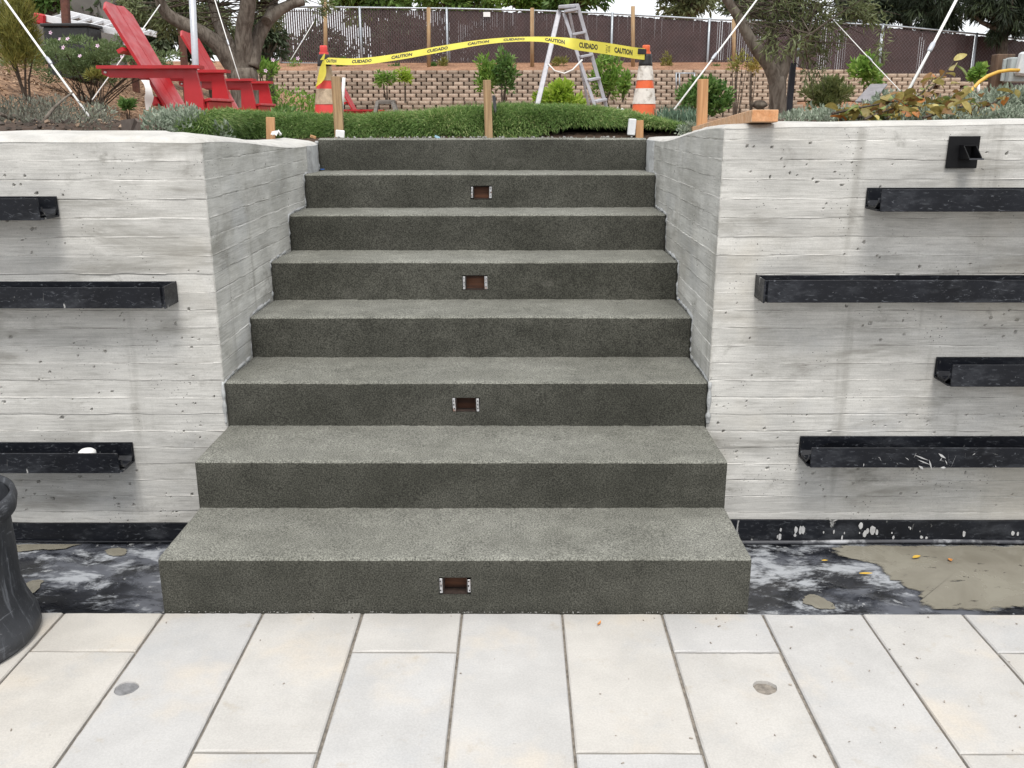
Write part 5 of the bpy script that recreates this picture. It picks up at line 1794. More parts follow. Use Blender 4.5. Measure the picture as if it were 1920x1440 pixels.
blade_clump('blue green grassy clump behind the orange cone', 1236, 1300, 199, 7.3, 500, 'bluegreen', 150, h=(.12, .3))

# low silvery ground covers: rosettes of small leaves
def ground_cover(name, label, cat, px0, px1, tops_, depth, n, L, Wl, mat, seed, group=None, yspread=.35, k=26, hz=.10):
    y = depth + CAM_Y; r = np.random.default_rng(seed)
    cs = []; sp = []
    for i in range(k):
        yy = y + r.uniform(-yspread, yspread)
        px = r.uniform(px0, px1)
        zt = at(px, np.interp(px, [q[0] for q in tops_], [q[1] for q in tops_]), y)[2]
        x = at(px, 220, yy)[0]
        rz = hz * r.uniform(.7, 1.2)
        cs.append((x, yy, zt - rz - .02 * r.random())); sp.append((hz * 1.3, hz * 1.3, rz))
        cs.append((x, yy, zt - rz * 2.2)); sp.append((hz * 1.6, hz * 1.6, rz * 1.3))
    c = np.mean(cs, 0); root = thing(name, (c[0], c[1], float(gz(c[0], c[1]))), label, cat, group)
    link('foliage', leaf_cloud(cs, sp, n, L, Wl, M[mat], 0, .35, c - np.array([0, 0, .4]), seed, up=.45, off=root.location), root)
    st = MB()
    for q in cs[::4]: st.tube([(q[0], q[1], float(gz(q[0], q[1])) - .02), q], .004, 4)
    part('stem', st, M['bark2'], root, 'stuff')
    return root


SG = 'silvery sage ground covers'
ground_cover('sage_plant', 'silvery green leafy clump in front of the nearest red chair', 'ground cover', 278, 425, [(278, 210), (310, 194), (350, 196), (385, 208), (425, 224)], 5.0, 5200, .028, .013, 'sage', 160, SG, k=30, hz=.06)
ground_cover('sage_plant', 'silvery ground cover behind the plank on the right wall', 'ground cover', 1478, 1600, [(1478, 206), (1540, 198), (1620, 200)], 4.5, 7000, .022, .010, 'sage', 161, SG, k=50, hz=.05, yspread=.5)
ground_cover('sage_plant', 'wide silvery mound rising at the right end of the wall', 'ground cover', 1730, 1990, [(1730, 192), (1800, 178), (1860, 166), (1990, 158)], 5.2, 15000, .026, .012, 'sage', 162, SG, k=90, hz=.075, yspread=.55)
ground_cover('sage_plant', 'silvery patch among the bronze leaves in the middle of the right bed', 'ground cover', 1610, 1740, [(1610, 196), (1660, 172), (1740, 182)], 5.3, 7000, .026, .012, 'sage', 163, SG, k=46, hz=.065, yspread=.5)
ground_cover('sage_plant', 'low silvery strip along the wall top under the bronze leaves', 'ground cover', 1590, 1990, [(1590, 212), (1700, 206), (1800, 200), (1990, 192)], 4.2, 9000, .022, .010, 'sage', 178, SG, k=70, hz=.05, yspread=.35)
ground_cover('dry_scrub', 'low grey green scrub on the dark soil next to the left wall', 'scrub', -60, 200, [(-60, 204), (60, 208), (120, 212), (200, 222)], 4.6, 3600, .024, .007, 'scrub', 179, None, k=40, hz=.06, yspread=.3)
ground_cover('sage_plant', 'pale low clump beside the lifted turf edge at right', 'ground cover', 1285, 1312, [(1285, 226), (1312, 228)], 5.0, 700, .022, .011, 'sage', 164, SG, k=7, hz=.035, yspread=.12)
ground_cover('dry_scrub', 'grey twiggy scrub in the left bed under the slope', 'scrub', -30, 190, [(-30, 172), (60, 178), (120, 176), (190, 190)], 6.0, 5200, .030, .008, 'scrub', 165, None, k=44, hz=.09, yspread=.5)
ground_cover('dry_scrub', 'small green tuft at the foot of the guy rope on the left', 'scrub', 165, 196, [(165, 196), (196, 192)], 7.0, 500, .035, .012, 'sage', 166, None, k=7, hz=.07, yspread=.2)
# low tufts on the slope behind the turf
ground_cover('slope_tuft', 'low green tufts on the mulch between chair and red cone', 'ground cover', 505, 590, [(505, 204), (545, 198), (590, 202)], 9.0, 800, .06, .025, 'deep', 167, None, k=12, hz=.09)
ground_cover('slope_tuft', 'sparse green seedlings on the slope right of the olive trunk', 'ground cover', 480, 600, [(480, 150), (540, 160), (600, 178)], 18.0, 700, .10, .04, 'green', 168, None, k=14, hz=.16, yspread=.8)

# bronze and yellow leaved cuttings lying along the right wall: every large leaf is a part
leaf_m = MB(); n = 6; P = np.zeros((n, 3, 3))
for i in range(n):
    u = i / (n - 1); hw = .5 * math.sin(math.pi * min(.98, u * .93 + .07)) ** .75 * .62
    for j, q in enumerate((-1, 0, 1)): P[i, j] = (u, q * hw, .10 * abs(q) - .35 * (u - .3) ** 2)
leaf_m.grid(P)
lm = {}
for kk, (a_, b_) in enumerate((((.25, .20, .055), (.36, .29, .09)), ((.44, .36, .11), (.58, .50, .20)), ((.23, .13, .045), (.34, .19, .08)), ((.17, .22, .06), (.27, .33, .10)), ((.42, .15, .035), (.52, .22, .06)))):
    t = NT('bronze_leaf_surface')
    c = t.mix(t.ramp(t.noise(3.0, 5), .3, .7), a_, b_)
    c = t.mul(c, t.ramp(t.rnd(), 0, 1, .75, 1.15))
    t.out(c, .5, 0, .4)
    tr = t.N.new("ShaderNodeBsdfTranslucent"); t.L.new(c, tr.inputs[0]); ms = t.N.new("ShaderNodeMixShader"); ms.inputs[0].default_value = .3
    t.L.new(t.b.outputs[0], ms.inputs[1]); t.L.new(tr.outputs[0], ms.inputs[2]); t.L.new(ms.outputs[0], t.N["Material Output"].inputs["Surface"])
    lm[kk] = leaf_m.mesh('leaf', t.m)
sprigs = [((1560, 214), (1640, 196), (1690, 190)), ((1600, 222), (1680, 210), (1760, 206)), ((1650, 220), (1730, 190), (1755, 140)), ((1700, 212), (1768, 150), (1790, 112)), ((1690, 222), (1740, 205), (1800, 180)), ((1730, 222), (1800, 200), (1850, 190)), ((1575, 226), (1600, 214), (1625, 204)), ((1640, 226), (1700, 214), (1740, 212)), ((1810, 222), (1870, 190), (1905, 172)), ((1760, 215), (1790, 185), (1805, 165)), ((1620, 225), (1660, 205), (1700, 200)), ((1660, 224), (1710, 200), (1715, 178))]
bp = thing('bronze_leaved_plant', at(1690, 224, 1.75), 'sprawling plant with bronze and yellow leaves along the right wall', 'plant')
off = np.array(bp.location)
rr_ = np.random.default_rng(44); nl = 0
sm_ = MB()
for si, (a_, b_, c_) in enumerate(sprigs):
    y0 = 1.35 + .12 * (si % 5); pa, pb, pc = at(*a_, y0), at(*b_, y0 + .15), at(*c_, y0 + .25 + .1 * (si % 3))
    pts = [pa * (1 - u) ** 2 + pb * 2 * u * (1 - u) + pc * u * u for u in np.linspace(0, 1, 9)]
    sm_.tube(pts, list(np.linspace(.006, .002, 9)), 5)
    nleaf = 24 if si not in (3, 8, 9) else 13
    for q in range(nleaf):
        u = .06 + .92 * (q + rr_.random()) / nleaf
        p = pa * (1 - u) ** 2 + pb * 2 * u * (1 - u) + pc * u * u + rr_.normal(0, .02, 3) * np.array([1, 1.2, .6])
        kind = rr_.choice(5, p=[.42, .2, .18, .14, .06])
        o = link('leaf', lm[int(kind)], bp, p - off, (rr_.uniform(-.7, 1.1), rr_.uniform(-.5, 1.0), rr_.uniform(0, 6.28)))
        s_ = rr_.uniform(.038, .075); o.scale = (s_, s_, s_); nl += 1
part('stem', sm_, M['bark2'], bp)

# hibiscus-like shrub with pale pink flowers on the bank
hb = bush('flowering_shrub', 'loose green shrub with pale pink flowers on the left slope', 'flowering shrub', 160, 60, 156, 320, 10.8, 8500, .045, .016, 'sagegreen', 170, k=90, cl=.12, stems=30, droop=.0, up=.3, dscale=.45, stem_r=.007)
fm = MB()
for q in range(5):
    an = q * 2 * math.pi / 5; ca, sa = math.cos(an), math.sin(an); cb_, sb_ = math.cos(an + .5), math.sin(an + .5); cc_, sc__ = math.cos(an - .5), math.sin(an - .5)
    fm.add([(0, 0, 0), (.6 * cc_, .6 * sc__, .18), (1.0 * ca - .18 * sa * -1, 1.0 * sa + .18 * ca * -1, .22), (1.0 * ca - .18 * sa, 1.0 * sa + .18 * ca, .22), (.6 * cb_, .6 * sb_, .18)], [(0, 1, 2, 3, 4)])
fm.lathe([(.24, .05), (.2, .12), (.001, .14)], 8, (0, 0, 0), 1)
fme = fm.mesh('flower', [M['petal'], M['petalc']])
r = random.Random(8)
for px, py in ((30, 47), (35, 58), (95, 60), (112, 72), (127, 72), (119, 88), (150, 104), (183, 85), (234, 81), (253, 90), (277, 95), (294, 117), (188, 134), (38, 90), (22, 92), (228, 105), (279, 114)):
    p = at(px, py, 7.85)
    o = link('flower', fme, hb, p - np.array(hb.location), (R_(75) + r.uniform(-.4, .4), r.uniform(-.3, .3), r.uniform(-.6, .6)))
    s_ = r.uniform(.016, .025); o.scale = (s_, s_, s_)
fl2 = bush('flowering_shrub', 'small sparse shrub with one pink flower beside the olive trunk', 'flowering shrub', 490, 108, 150, 60, 17.5, 420, .10, .035, 'green', 171, k=12, stems=8, up=.4, stem_r=.01)
for px, py in ((559, 109), (512, 112), (498, 132), (420, 135)):
    p = at(px, py, 14.6)
    o = link('flower', fme, fl2, p - np.array(fl2.location), (R_(80), 0, r.uniform(-.5, .5))); o.scale = (.035, .035, .035)
# feathery yellow-green shrub at the left edge
bush('feathery_shrub', 'tall feathery yellow green shrub at the left edge', 'shrub', 22, -30, 148, 95, 8.5, 6500, .075, .007, 'yellowgreen', 172, k=44, cl=.26, stems=7, droop=.0, up=.6, stem_r=.012)
bush('shrub', 'small dark green bush on the mulch below the pink flowers', 'shrub', 178, 122, 160, 40, 10.0, 380, .06, .015, 'yellowgreen', 173, k=8, stems=4, up=.5)
bush('shrub', 'low dark green plant by the legs of the nearest red chair', 'shrub', 238, 180, 214, 26, 8.4, 240, .05, .022, 'deep', 174, k=6, stems=3, up=.3)

# ================================================================== TREES
def limb_tree(name, label, cat, limbs, depth, leafspec, mat_b, seed, group=None, base=None):
    y = depth + CAM_Y
    b = at(*base, y); gzv = min(float(gz(b[0], y)), b[2])
    root = thing(name, (b[0], y, gzv), label, cat, group)
    mb = MB(); r = np.random.default_rng(seed)
    allp = []
    for li, (pts, r0, r1, dy) in enumerate(limbs):
        q = [at(px, py, y + dy * k / max(1, len(pts) - 1)) for k, (px, py) in enumerate(pts)]
        if li == 0: q = [np.array([q[0][0], y, gzv - .1])] + q
        # smooth
        q = np.array(q); n = len(q); tt = np.linspace(0, n - 1, n * 4); out = np.stack([np.interp(tt, np.arange(n), q[:, k]) for k in range(3)], 1)
        kern = np.ones(4) / 4
        pad = np.pad(out, ((2, 1), (0, 0)), mode='edge'); out2 = np.stack([np.convolve(pad[:, k], kern, 'valid') for k in range(3)], 1); out2[0] = out[0]; out2[-1] = out[-1]
        rad = np.linspace(r0, r1, len(out2)) * (1 + .08 * (r.random(len(out2)) - .5))
        mb.tube(out2, list(rad), 12); allp.append(out2)
    part('trunk', mb, M[mat_b], root)
    return root, allp


def add_crown(root, regions, mat, L, Wl, seed, depth, droop=.4, twigs=60, up=0, n_per=1.0, twig_r=.004, src=None):
    """regions: (px, py, wpx, hpx, n, ddepth) ellipses of foliage"""
    cs = []; sp = []; ns = 0; r = np.random.default_rng(seed)
    for px, py, w, h, n, dd in regions:
        y = depth + dd + CAM_Y; c = at(px, py, y); k_ = (depth + dd) / F_PX / 2
        m = max(4, int(n / 70))
        q = clumps(c, (w * k_ * .85, max(w, h) * k_ * .6, h * k_ * .85), m, seed + int(px) % 97)
        for e in q: cs.append(e); sp.append((w * k_ * .22 + L * .5, w * k_ * .22 + L * .5, h * k_ * .24 + L * .5))
        ns += n
    link('crown', leaf_cloud(cs, sp, int(ns * n_per), L, Wl, M[mat], droop, .3, None, seed, up=up, off=root.location, name='crown', clumpvar=.5), root)
    mb = MB()
    for e in cs[:: max(1, len(cs) // twigs)]:
        s = np.array(src[r.integers(len(src))]) if src is not None else e + np.array([0, 0, .5])
        m_ = (s + e) / 2 + r.normal(0, .06, 3) * np.linalg.norm(e - s)
        mb.tube([s, m_, e, e + (e - m_) * .25 + np.array([0, 0, -L])], [twig_r * 2, twig_r * 1.4, twig_r, twig_r * .5], 5, cap=False)
    part('twigs', mb, M['bark2'], root)


# olive on the left, behind the chairs
DT = 12.0
k_ = DT / F_PX
tree_l, lp = limb_tree('olive_tree', 'spreading grey trunked olive tree behind the red chairs', 'tree', [
    ([(463, 196), (459, 160), (455, 128)], 30 * k_, 25 * k_, 0),
    ([(446, 150), (437, 122), (412, 86), (388, 66), (350, 47), (318, 30), (303, 12), (296, -20)], 17 * k_, 8 * k_, -.5),
    ([(450, 140), (431, 88), (413, 52), (404, 25), (394, -15)], 14 * k_, 8 * k_, .4),
    ([(455, 140), (458, 95), (456, 55), (464, 20), (468, -30)], 17 * k_, 13 * k_, -.2),
    ([(470, 125), (478, 82), (495, 45), (520, 20), (548, 6), (570, 2)], 15 * k_, 7 * k_, .3),
    ([(500, 40), (512, 12), (520, -20)], 9 * k_, 6 * k_, .5)], DT, None, 'bark', 200, 'olive trees', (463, 196))
src = np.concatenate([q[len(q) // 2:] for q in lp[1:]])
add_crown(tree_l, [(330, 15, 90, 60, 900, .3), (400, 30, 90, 70, 800, .8), (300, 40, 70, 50, 500, .5), (250, 10, 70, 60, 500, .3), (500, 20, 70, 50, 420, .8), (545, -20, 80, 40, 300, .4), (440, -40, 220, 60, 900, 0), (610, 12, 40, 50, 160, 1.2)], 'olive', .10, .022, 201, DT, twigs=70, src=src)
# olive on the right
DT2 = 7.6; k_ = DT2 / F_PX
tree_r, rp = limb_tree('olive_tree', 'olive tree with stout grey trunk rising behind the right wall', 'tree', [
    ([(1459, 203), (1458, 175), (1458, 145)], 15.5 * k_, 15 * k_, 0),
    ([(1456, 160), (1446, 128), (1425, 100), (1407, 76), (1393, 48), (1382, 28), (1360, -4), (1350, -20)], 13 * k_, 6.5 * k_, -.1),
    ([(1456, 150), (1449, 108), (1446, 70), (1447, 38), (1450, -20)], 11 * k_, 8 * k_, .15),
    ([(1462, 152), (1476, 108), (1488, 72), (1500, 52), (1516, 34), (1540, 10)], 11 * k_, 5 * k_, .1),
    ([(1482, 90), (1498, 84), (1520, 64)], 6 * k_, 3 * k_, -.3)], DT2, None, 'bark', 210, 'olive trees', (1459, 203))
src = np.concatenate([q[len(q) // 2:] for q in rp[1:]])
add_crown(tree_r, [(1400, 15, 90, 50, 520, 0), (1470, 25, 110, 60, 640, -.1), (1545, 35, 120, 70, 800, 0), (1600, 20, 100, 60, 560, .1), (1640, 30, 60, 40, 200, .1), (1455, 75, 70, 60, 260, -.2), (1420, 60, 60, 50, 240, .1), (1530, 90, 90, 70, 420, .1), (1565, 75, 70, 60, 320, 0), (1520, 130, 50, 50, 150, 0), (1490, 75, 60, 50, 260, -.3), (1545, -25, 300, 50, 900, 0), (1660, 80, 30, 90, 90, .1)], 'olive', .062, .013, 211, DT2, twigs=90, n_per=.62, src=src, twig_r=.0025)
sg = at(1462, 128, DT2 + CAM_Y)
# background trees
def big_tree(name, label, px, py_c, wpx, hpx, depth, n, L, Wl, mat, seed, group, base_z, droop=.3, up=0, k=40, cl=.22, trunk=.16, dscale=.7):
    y = depth + CAM_Y; kk = depth / F_PX / 2; c = at(px, py_c, y)
    rx, rz = wpx * kk, hpx * kk
    root = thing(name, (c[0], y, base_z), label, 'tree', group)
    cs = clumps(c, (rx * .82, rx * .82 * dscale, rz * .82), k, seed)
    r = np.random.default_rng(seed)
    sp = np.stack([rx * cl * r.uniform(.6, 1.3, k), rx * cl * r.uniform(.6, 1.2, k), rz * cl * 1.1 * r.uniform(.6, 1.2, k)], 1)
    link('crown', leaf_cloud(cs, sp, n, L, Wl, M[mat], droop, .4, c, seed, up=up, off=root.location, name='crown', clumpvar=.5), root)
    mb = MB(); fork = np.array([c[0], y, c[2] - rz * .75])
    mb.tube([(c[0] + trunk, y, base_z - .2), (c[0] + trunk * .3, y, (base_z + fork[2]) / 2), fork], [trunk, trunk * .85, trunk * .7], 10)
    for e in cs[:12]:
        m_ = (fork + e) / 2 + r.normal(0, .08, 3) * rz
        mb.tube([fork, m_, e], [trunk * .5, trunk * .3, trunk * .1], 6, cap=False)
    part('trunk', mb, M['bark2'], root)
    return root


BG = 'trees beyond the fence'
HL = 'dark evergreens on the upper left slope'
for a in (('evergreen_tree', 'dense dark evergreen behind the rusty posts at upper left', 195, 20, 150, 130, 15.5, 2600, .13, .05, 'olived', 300), ('evergreen_tree', 'dark evergreen between the two red chair backs', 292, 45, 130, 110, 16.0, 2600, .13, .05, 'olived', 301),
          ('evergreen_tree', 'dark evergreen filling the gap left of the olive trunk', 385, 60, 130, 120, 16.5, 3000, .14, .05, 'olived', 302), ('evergreen_tree', 'dark evergreen at left end of the slatted fence', 498, 62, 78, 120, 18.0, 1600, .15, .05, 'olived', 303),
          ('evergreen_tree', 'tall loose evergreen behind the feathery shrub', 85, -10, 110, 80, 14.5, 1100, .12, .05, 'deep', 304)):
    big_tree(*a, HL, float(gz(at(a[2], 100, a[6] + CAM_Y)[0], a[6] + CAM_Y)), k=46, trunk=.08)
BZF = 2.6
for a in (('broad_tree', 'fresh green tree above the left half of the fence', 700, -26, 230, 130, 40, 4200, .32, .16, 'fartree', 310), ('broad_tree', 'fresh green tree above the fence left of the ladder', 850, -22, 200, 110, 44, 3600, .34, .17, 'fartree', 311),
          ('broad_tree', 'yellowish green tree directly behind the ladder top', 985, -14, 120, 80, 42, 2000, .30, .15, 'green', 312), ('broad_tree', 'dark green tree just right of the ladder top', 1080, -26, 135, 110, 40, 3600, .30, .15, 'deep', 313),
          ('broad_tree', 'loose grey green tree right of the pale sky gap', 1295, -14, 170, 110, 38, 3000, .28, .09, 'olive', 314), ('broad_tree', 'dark grey green tree behind the right olive crown', 1440, 0, 200, 120, 40, 4200, .28, .09, 'olived', 315),
          ('broad_tree', 'bushy dark tree at the left end behind the fence slats', 585, 95, 150, 90, 36, 2000, .26, .13, 'olived', 316), ('broad_tree', 'dark bushy tree seen through the middle slats', 760, 80, 200, 100, 37, 2200, .28, .14, 'olived', 317),
          ('broad_tree', 'dark bushy tree seen through the slats behind the ladder', 960, 85, 220, 100, 38, 2200, .28, .14, 'olived', 318)):
    big_tree(*a, BG, BZF - 1.0, k=44, trunk=.22)
for a in (('conifer_tree', 'dark drooping conifer left of the slanting white rope', 1640, 0, 190, 120, 30, 5600, .30, .035, 'conifer', 320), ('conifer_tree', 'dark drooping conifer right of the slanting white rope', 1765, -2, 170, 130, 29, 5000, .30, .035, 'conifer', 321),
          ('conifer_tree', 'dark loose conifer directly behind the slanting white rope', 1708, -8, 120, 100, 31, 3600, .30, .035, 'conifer', 323), ('conifer_tree', 'dark conifer at the top right corner', 1890, 0, 170, 140, 28, 5600, .30, .04, 'conifer', 322)):
    big_tree(*a, 'dark conifers at the upper right', 1.5, droop=1.1, k=60, cl=.15, trunk=.2)

# ================================================================== POSTS, POLE, GUY ROPES
for px, pt, pb, w, d, lab in ((122, -30, 84, 13, 12.8, 'leftmost rusty steel post behind the pink flowers'), (246, 13, 82, 11, 13.6, 'rusty steel post between the chair backs'), (343, 42, 100, 11, 14.2, 'rusty steel post beside the grey pole')):
    y = d + CAM_Y; b = at(px, pb, y); g = float(gz(b[0], y)) - .1
    t_ = at(px - (2 if px < 200 else 4), pt, y)
    solo('rusty_post', MB().bar((b[0], y, g), t_, w * d / F_PX, w * d / F_PX * .8, up=(0, 1, 0), bev=.008), M['rustpost'], (b[0], y, g), lab, 'post', 'rusty steel posts on the left slope')
y = 9.2 + CAM_Y; b = at(371, 215, y); t_ = at(359, -40, y); gq = float(gz(b[0], y))
pb_ = b + (b - t_) * ((gq - b[2]) / (b[2] - t_[2]))
pole = thing('metal_pole', pb_, 'slim grey metal pole standing between the two red chairs', 'pole')
part('shaft', MB().tube([pb_, at(367, 128, y), t_], .031, 14), M['pole'], pole)
part('black_sleeve', MB().tube([pb_ + (b - pb_) * .2, at(370, 150, y)], .036, 14), M['blacktape'], pole)
c = at(366.5, 131, y)
part('joint_ring', MB().tube([c - np.array([0, 0, .02]), c + np.array([0, 0, .02])], .038, 14), M['whitealu'], pole)
ropes = [((6, -6), 6.2, (167, 217), 5.6, .0085, 'thick white guy rope slanting across the left slope'), ((300, 8), 9.0, (173, 186), 7.6, .006, 'thin white guy rope passing behind the nearest chair back'),
         ((402, -4), 9.4, (449, 148), 9.0, .006, 'white guy rope in front of the olive trunk on the left'), ((590, 38), 20.0, (545, 112), 19.0, .009, 'faint white guy rope before the left end of the fence'),
         ((1424, -6), 6.6, (1264, 206), 5.9, .007, 'white guy rope slanting left of the right olive trunk'), ((1800, -12), 5.5, (1700, 177), 5.1, .010, 'thick white guy rope slanting across the right fence'), ((1560, 35), 7.4, (1696, 180), 6.5, .004, 'thin grey guy wire right of the olive crown')]
for a_, da, b_, db, rad, lab in ropes:
    A = at(*a_, da + CAM_Y); B = at(*b_, db + CAM_Y)
    ro = thing('guy_rope', B, lab, 'rope', 'guy ropes')
    part('rope', MB().tube([A, (A + B) / 2 - np.array([0, 0, .004]), B], rad * .8, 7), M['cord'], ro)
    # turnbuckle / ring where the photo shows one
    u = .55; C_ = A * (1 - u) + B * u; dvec = (B - A) / np.linalg.norm(B - A)
    part('tensioner', MB().tube([C_ - dvec * .035, C_ - dvec * .02, C_ + dvec * .02, C_ + dvec * .035], [rad, rad * 1.35, rad * 1.35, rad], 8), M['pole'], ro)
y = DT2 + .18 + CAM_Y; b = at(1479, 204, y); g = float(gz(b[0], y))
solo('black_post', MB().bar((b[0], y, min(g, b[2]) - .05), at(1487, 119, y), .045, .045, up=(0, 1, 0), bev=.004), plain('navy_black_post', (.014, .016, .028), .5), (b[0], y, min(g, b[2])), 'dark navy post leaning close behind the right olive trunk', 'post')
c = at(1424, 199, 6.0 + CAM_Y)
solo('dark_stone', MB().lathe([(.001, .035), (.025, .03), (.042, .012), (.045, 0), (.001, -.03)], 10, c, wob=lambda an, z: 1 + .2 * math.sin(an * 2 + 1)), M['bark2'], c, 'small dark stone behind the plank left of the trunk', 'stone')
c = at(1165, 208, 10 + CAM_Y); P = np.array([[(c[0] + (i - 1.5) * .03 + r.uniform(-.01, .01), c[1] + (j - 1.5) * .03, c[2] + r.uniform(-.05, .05)) for j in range(4)] for i in range(4)])
solo('crumpled_paper', MB().grid(P, smooth=False), M['paper'], c, 'scrap of white paper behind the turf left of the orange cone', 'paper', fix=False)

# ================================================================== THINGS ON THE UPPER LEFT SLOPE
DA = 13.2; y = DA + CAM_Y
lay = thing('aluminium_ladder', at(180, 50, y), 'pale aluminium extension ladder lying on the upper left slope', 'ladder')
A = at(84, 30, y); B = at(268, 68, y)
up2 = at(84, 30, y + .35); up3 = at(268, 68, y + .35)
part('side_rail', MB().bar(A + np.array([0, 0, -.02]), B, .03, .09, bev=.004), M['whitealu'], lay)
part('side_rail', MB().bar(A + np.array([.05, .38, .10]), B + np.array([.05, .38, .06]), .03, .08, bev=.004), M['whitealu'], lay)
for k in range(8):
    u = (k + .5) / 8; p = A * (1 - u) + B * u
    part('rung', MB().bar(p + np.array([0, .01, 0]), p + np.array([.05, .38, .09]), .03, .03), M['whitealu'], lay)
part('red_end_cap', MB().box(A + np.array([-.06, .15, -.03]), (.16, .42, .14), (0, .2, 0), bev=.02), M['red'], lay)
c = at(136, 58, DA - .25 + CAM_Y); gq = float(gz(c[0], c[1]))
hb_ = thing('storage_bin', (c[0], c[1], gq), 'dark grey storage bin under the ladder on the left slope', 'bin')
hh = max(.2, at(132, 42, c[1])[2] - gq)
part('box_body', MB().box((c[0], c[1], gq + hh / 2 - .03), (.60, .4, hh - .06), bev=.02), M['darkbox'], hb_)
part('box_lid', MB().box((c[0], c[1], gq + hh - .04), (.64, .44, .04), bev=.01), M['darkbox'], hb_)
# brown steel edging and dead branch in the left bed
a_ = at(200, 226, 1.75); b_ = at(262, 222, 1.75)
ed = MB().prism([(a_[0], 1.9, 1.30), (b_[0], 1.72, 1.30), (b_[0], 1.72, at(262, 223, 1.72)[2] - .01), (b_[0] - .012, 1.722, at(255, 221, 1.72)[2]), (a_[0], 1.9, at(200, 224, 1.9)[2])], None, (.008, .012, 0))
solo('bed_edging', ed, M['edging'], (a_[0], 1.8, 1.30), 'rusty brown edging plate in the dark soil at left', 'edging')
for pts, lab in (([(78, 232), (92, 212), (102, 200), (120, 184), (136, 172)], 'bent dead branch sticking out of the left soil bed'), ([(0, 212), (18, 220), (40, 232), (55, 240)], 'thin dead twig lying at the left edge of the bed'), ([(25, 215), (38, 224), (60, 236)], 'short dead twig beside the bent branch')):
    q = [at(px, py, 1.9 + .05 * k) for k, (px, py) in enumerate(pts)]
    solo('dead_branch', MB().tube(q, list(np.linspace(.009, .004, len(q))), 6), M['bark'], q[0], lab, 'branch', 'dead branches in the left bed')
# retaining wall and house far up at left
c = at(70, 60, 14.6 + CAM_Y)
solo('grey_wall', MB().box((c[0] - 3.0, c[1] + .6, c[2] - .2), (8.0, .3, 1.5)), M['greywall'], (c[0] - 3.0, c[1] + .6, c[2] - .9), 'grey block wall behind the shrubs at upper left', 'wall')
hx = at(20, 0, 30 + CAM_Y); hz0 = float(gz(hx[0], 30 + CAM_Y))
ho = thing('house', (hx[0] - 4, 33, hz0), 'beige stucco house partly seen at the upper left corner', 'house')
part('house_wall', MB().box((hx[0] - 4, 33, hz0 + 2.4), (10, 6, 5.0)), M['house'], ho)
part('roof', MB().prism([(hx[0] - 9.4, 29.6, hz0 + 4.9), (hx[0] + 1.4, 29.6, hz0 + 4.9), (hx[0] + 1.4, 33, hz0 + 6.6), (hx[0] - 9.4, 33, hz0 + 6.6)], None, (0, .05, .2)), M['roof'], ho)
for k in (-2.6, 1.2):
    w_ = part('window', MB().box((hx[0] - 4 + k, 29.98, hz0 + 2.7), (1.4, .08, 1.2)), M['whitealu'], ho)
    part('pane', MB().box((hx[0] - 4 + k, 29.93, hz0 + 2.7), (1.2, .03, 1.0)), M['glass'], w_)

# ================================================================== OUTLET BOX AND HOSE AT THE RIGHT EDGE
DE = 6.6; y = DE + CAM_Y
pb_ = at(1868, 170, y + .08); zt = at(1868, 103, y + .08)[2]; g = float(gz(pb_[0], y))
solo('timber_post', MB().box((at(1878, 130, y + .1)[0], y + .1, (zt + g) / 2 - .1), (.12, .09, zt - g + .2), bev=.004), M['postwood'], (pb_[0], y, g), 'rough brown timber post carrying the grey outlet box', 'post')
a_ = at(1887, 110, y); b_ = at(1935, 156, y)
eb = thing('outlet_box', ((a_[0] + b_[0]) / 2, y - .03, b_[2]), 'grey outdoor electrical outlet box on the timber post', 'outlet box')
part('enclosure', MB().box(((a_[0] + b_[0]) / 2, y - .03, (a_[2] + b_[2]) / 2), (b_[0] - a_[0], .09, a_[2] - b_[2]), bev=.006), M['greybox'], eb)
part('hinge_flange', MB().box((a_[0] - .012, y - .01, (a_[2] + b_[2]) / 2), (.022, .02, (a_[2] - b_[2]) * .9), bev=.003), M['greybox'], eb)
c = at(1922, 122, y - .1)
part('outlet_cover', MB().box(c, (.10, .07, .15), (0, .12, 0), bev=.015), M['clearcover'], eb)
hp = [(1812, 182), (1822, 170), (1836, 155), (1852, 144), (1872, 136), (1892, 133), (1912, 133)]
solo('yellow_hose', MB().tube([at(px, py, y - .12 - .02 * k) for k, (px, py) in enumerate(hp[::-1])], .0115, 10), M['conduit'], at(1812, 182, y - .25), 'ochre yellow hose arching from the outlet box into the plants', 'hose')
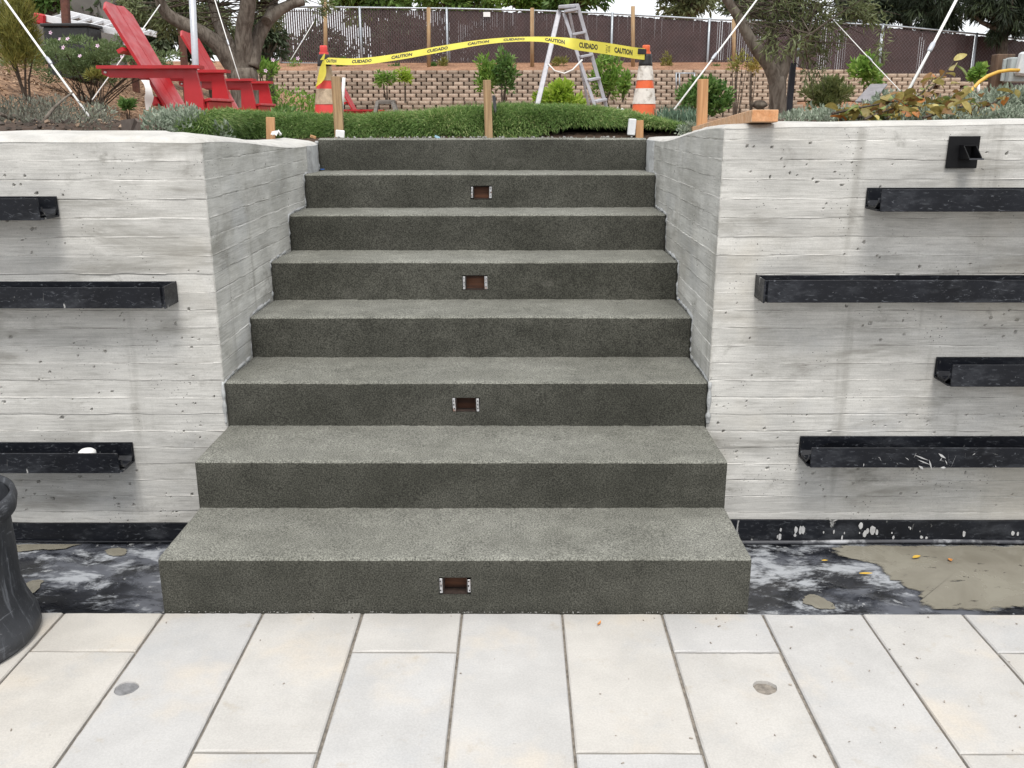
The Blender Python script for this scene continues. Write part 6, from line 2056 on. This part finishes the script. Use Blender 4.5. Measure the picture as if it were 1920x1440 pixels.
# grey slate slab and yellow scrap in the right bed
A = at(1620, 192, 3.1); B = at(1648, 160, 3.45)
sl = MB().bar(A, B, .10, .012, up=(0, 0, 1), bev=.002)
solo('slate_slab', sl, M['slate'], A, 'grey slab leaning among the plants in the right bed', 'slab')
y = 25.0
c = at(1835, 160, 12 + CAM_Y); solo('white_pipe', MB().tube([at(1835, 182, 12 + CAM_Y), at(1834, 158, 12 + CAM_Y)], .02, 8), M['pvc'], at(1835, 182, 12 + CAM_Y), 'short white pipe before the fence at far right', 'pipe')
a_ = at(1266, 168, 21.0); b_ = at(1302, 137, 21.0)
gf = thing('wire_frame', ((a_[0] + b_[0]) / 2, 21.0, a_[2]), 'small grey wire frame standing before the block wall', 'frame')
for q0, q1 in (((1268, 172), (1268, 137)), ((1302, 172), (1302, 138)), ((1266, 138), (1304, 138)), ((1274, 172), (1274, 138))):
    part('bar', MB().tube([at(*q0, 21.0), at(*q1, 21.0)], .02, 6), M['fencepost'], gf)

# ================================================================== WOOD CHIPS ON THE BANK (loose, nobody could count them)
nC = 16000
cx_ = rng.uniform(-7.5, -1.4, nC); cy_ = rng.uniform(1.2, 13, nC)
cz_ = gz(cx_, cy_)
base = np.stack([cx_, cy_, cz_ + .006], 1)
a1 = rng.uniform(0, 6.28, nC); Lc = rng.uniform(.008, .022, nC); wc = rng.uniform(.003, .007, nC)
d = np.stack([np.cos(a1), np.sin(a1), rng.normal(0, .35, nC)], 1) * Lc[:, None]; s = np.stack([-np.sin(a1), np.cos(a1), rng.normal(0, .35, nC)], 1) * wc[:, None]
V = np.stack([base - d - s, base + d - s, base + d + s, base - d + s], 1).reshape(-1, 3)
keep = cy_ > 3.4
V = V.reshape(-1, 4, 3)[keep].reshape(-1, 3); nC = int(keep.sum())
Fq = (np.arange(nC) * 4)[:, None] + np.array([0, 1, 2, 3])
vv = rng.random(nC)
ck = link('wood_chips', fast_mesh('wood_chips', V, Fq, M['chip'], vv)); tag(ck, 'loose wood chips scattered over the left slope', None, None, 'stuff')

# clods and litter on the dark soil of the left bed
sb_ = MB(); r = random.Random(77)
for k in range(900):
    x = r.uniform(-3.2, -1.35); y = r.uniform(.96, 2.9); s_ = .004 + .014 * r.random() ** 2.5
    sb_.box((x, y, float(gz(x, y)) + s_ * .3), (s_ * r.uniform(1, 2.6), s_ * r.uniform(.8, 1.4), s_ * .9), (r.uniform(-.6, .6), r.uniform(-.6, .6), r.uniform(0, 3.1)), mi=0 if r.random() < .7 else 1)
solo('soil_clods', sb_, [M['dirt'], M.setdefault('litter', plain('dry_litter', (.24, .17, .12), .95, var=.4, scale=60))], (0, 0, 0), 'clods and dry litter on the dark soil behind the left wall', None, kind='stuff')
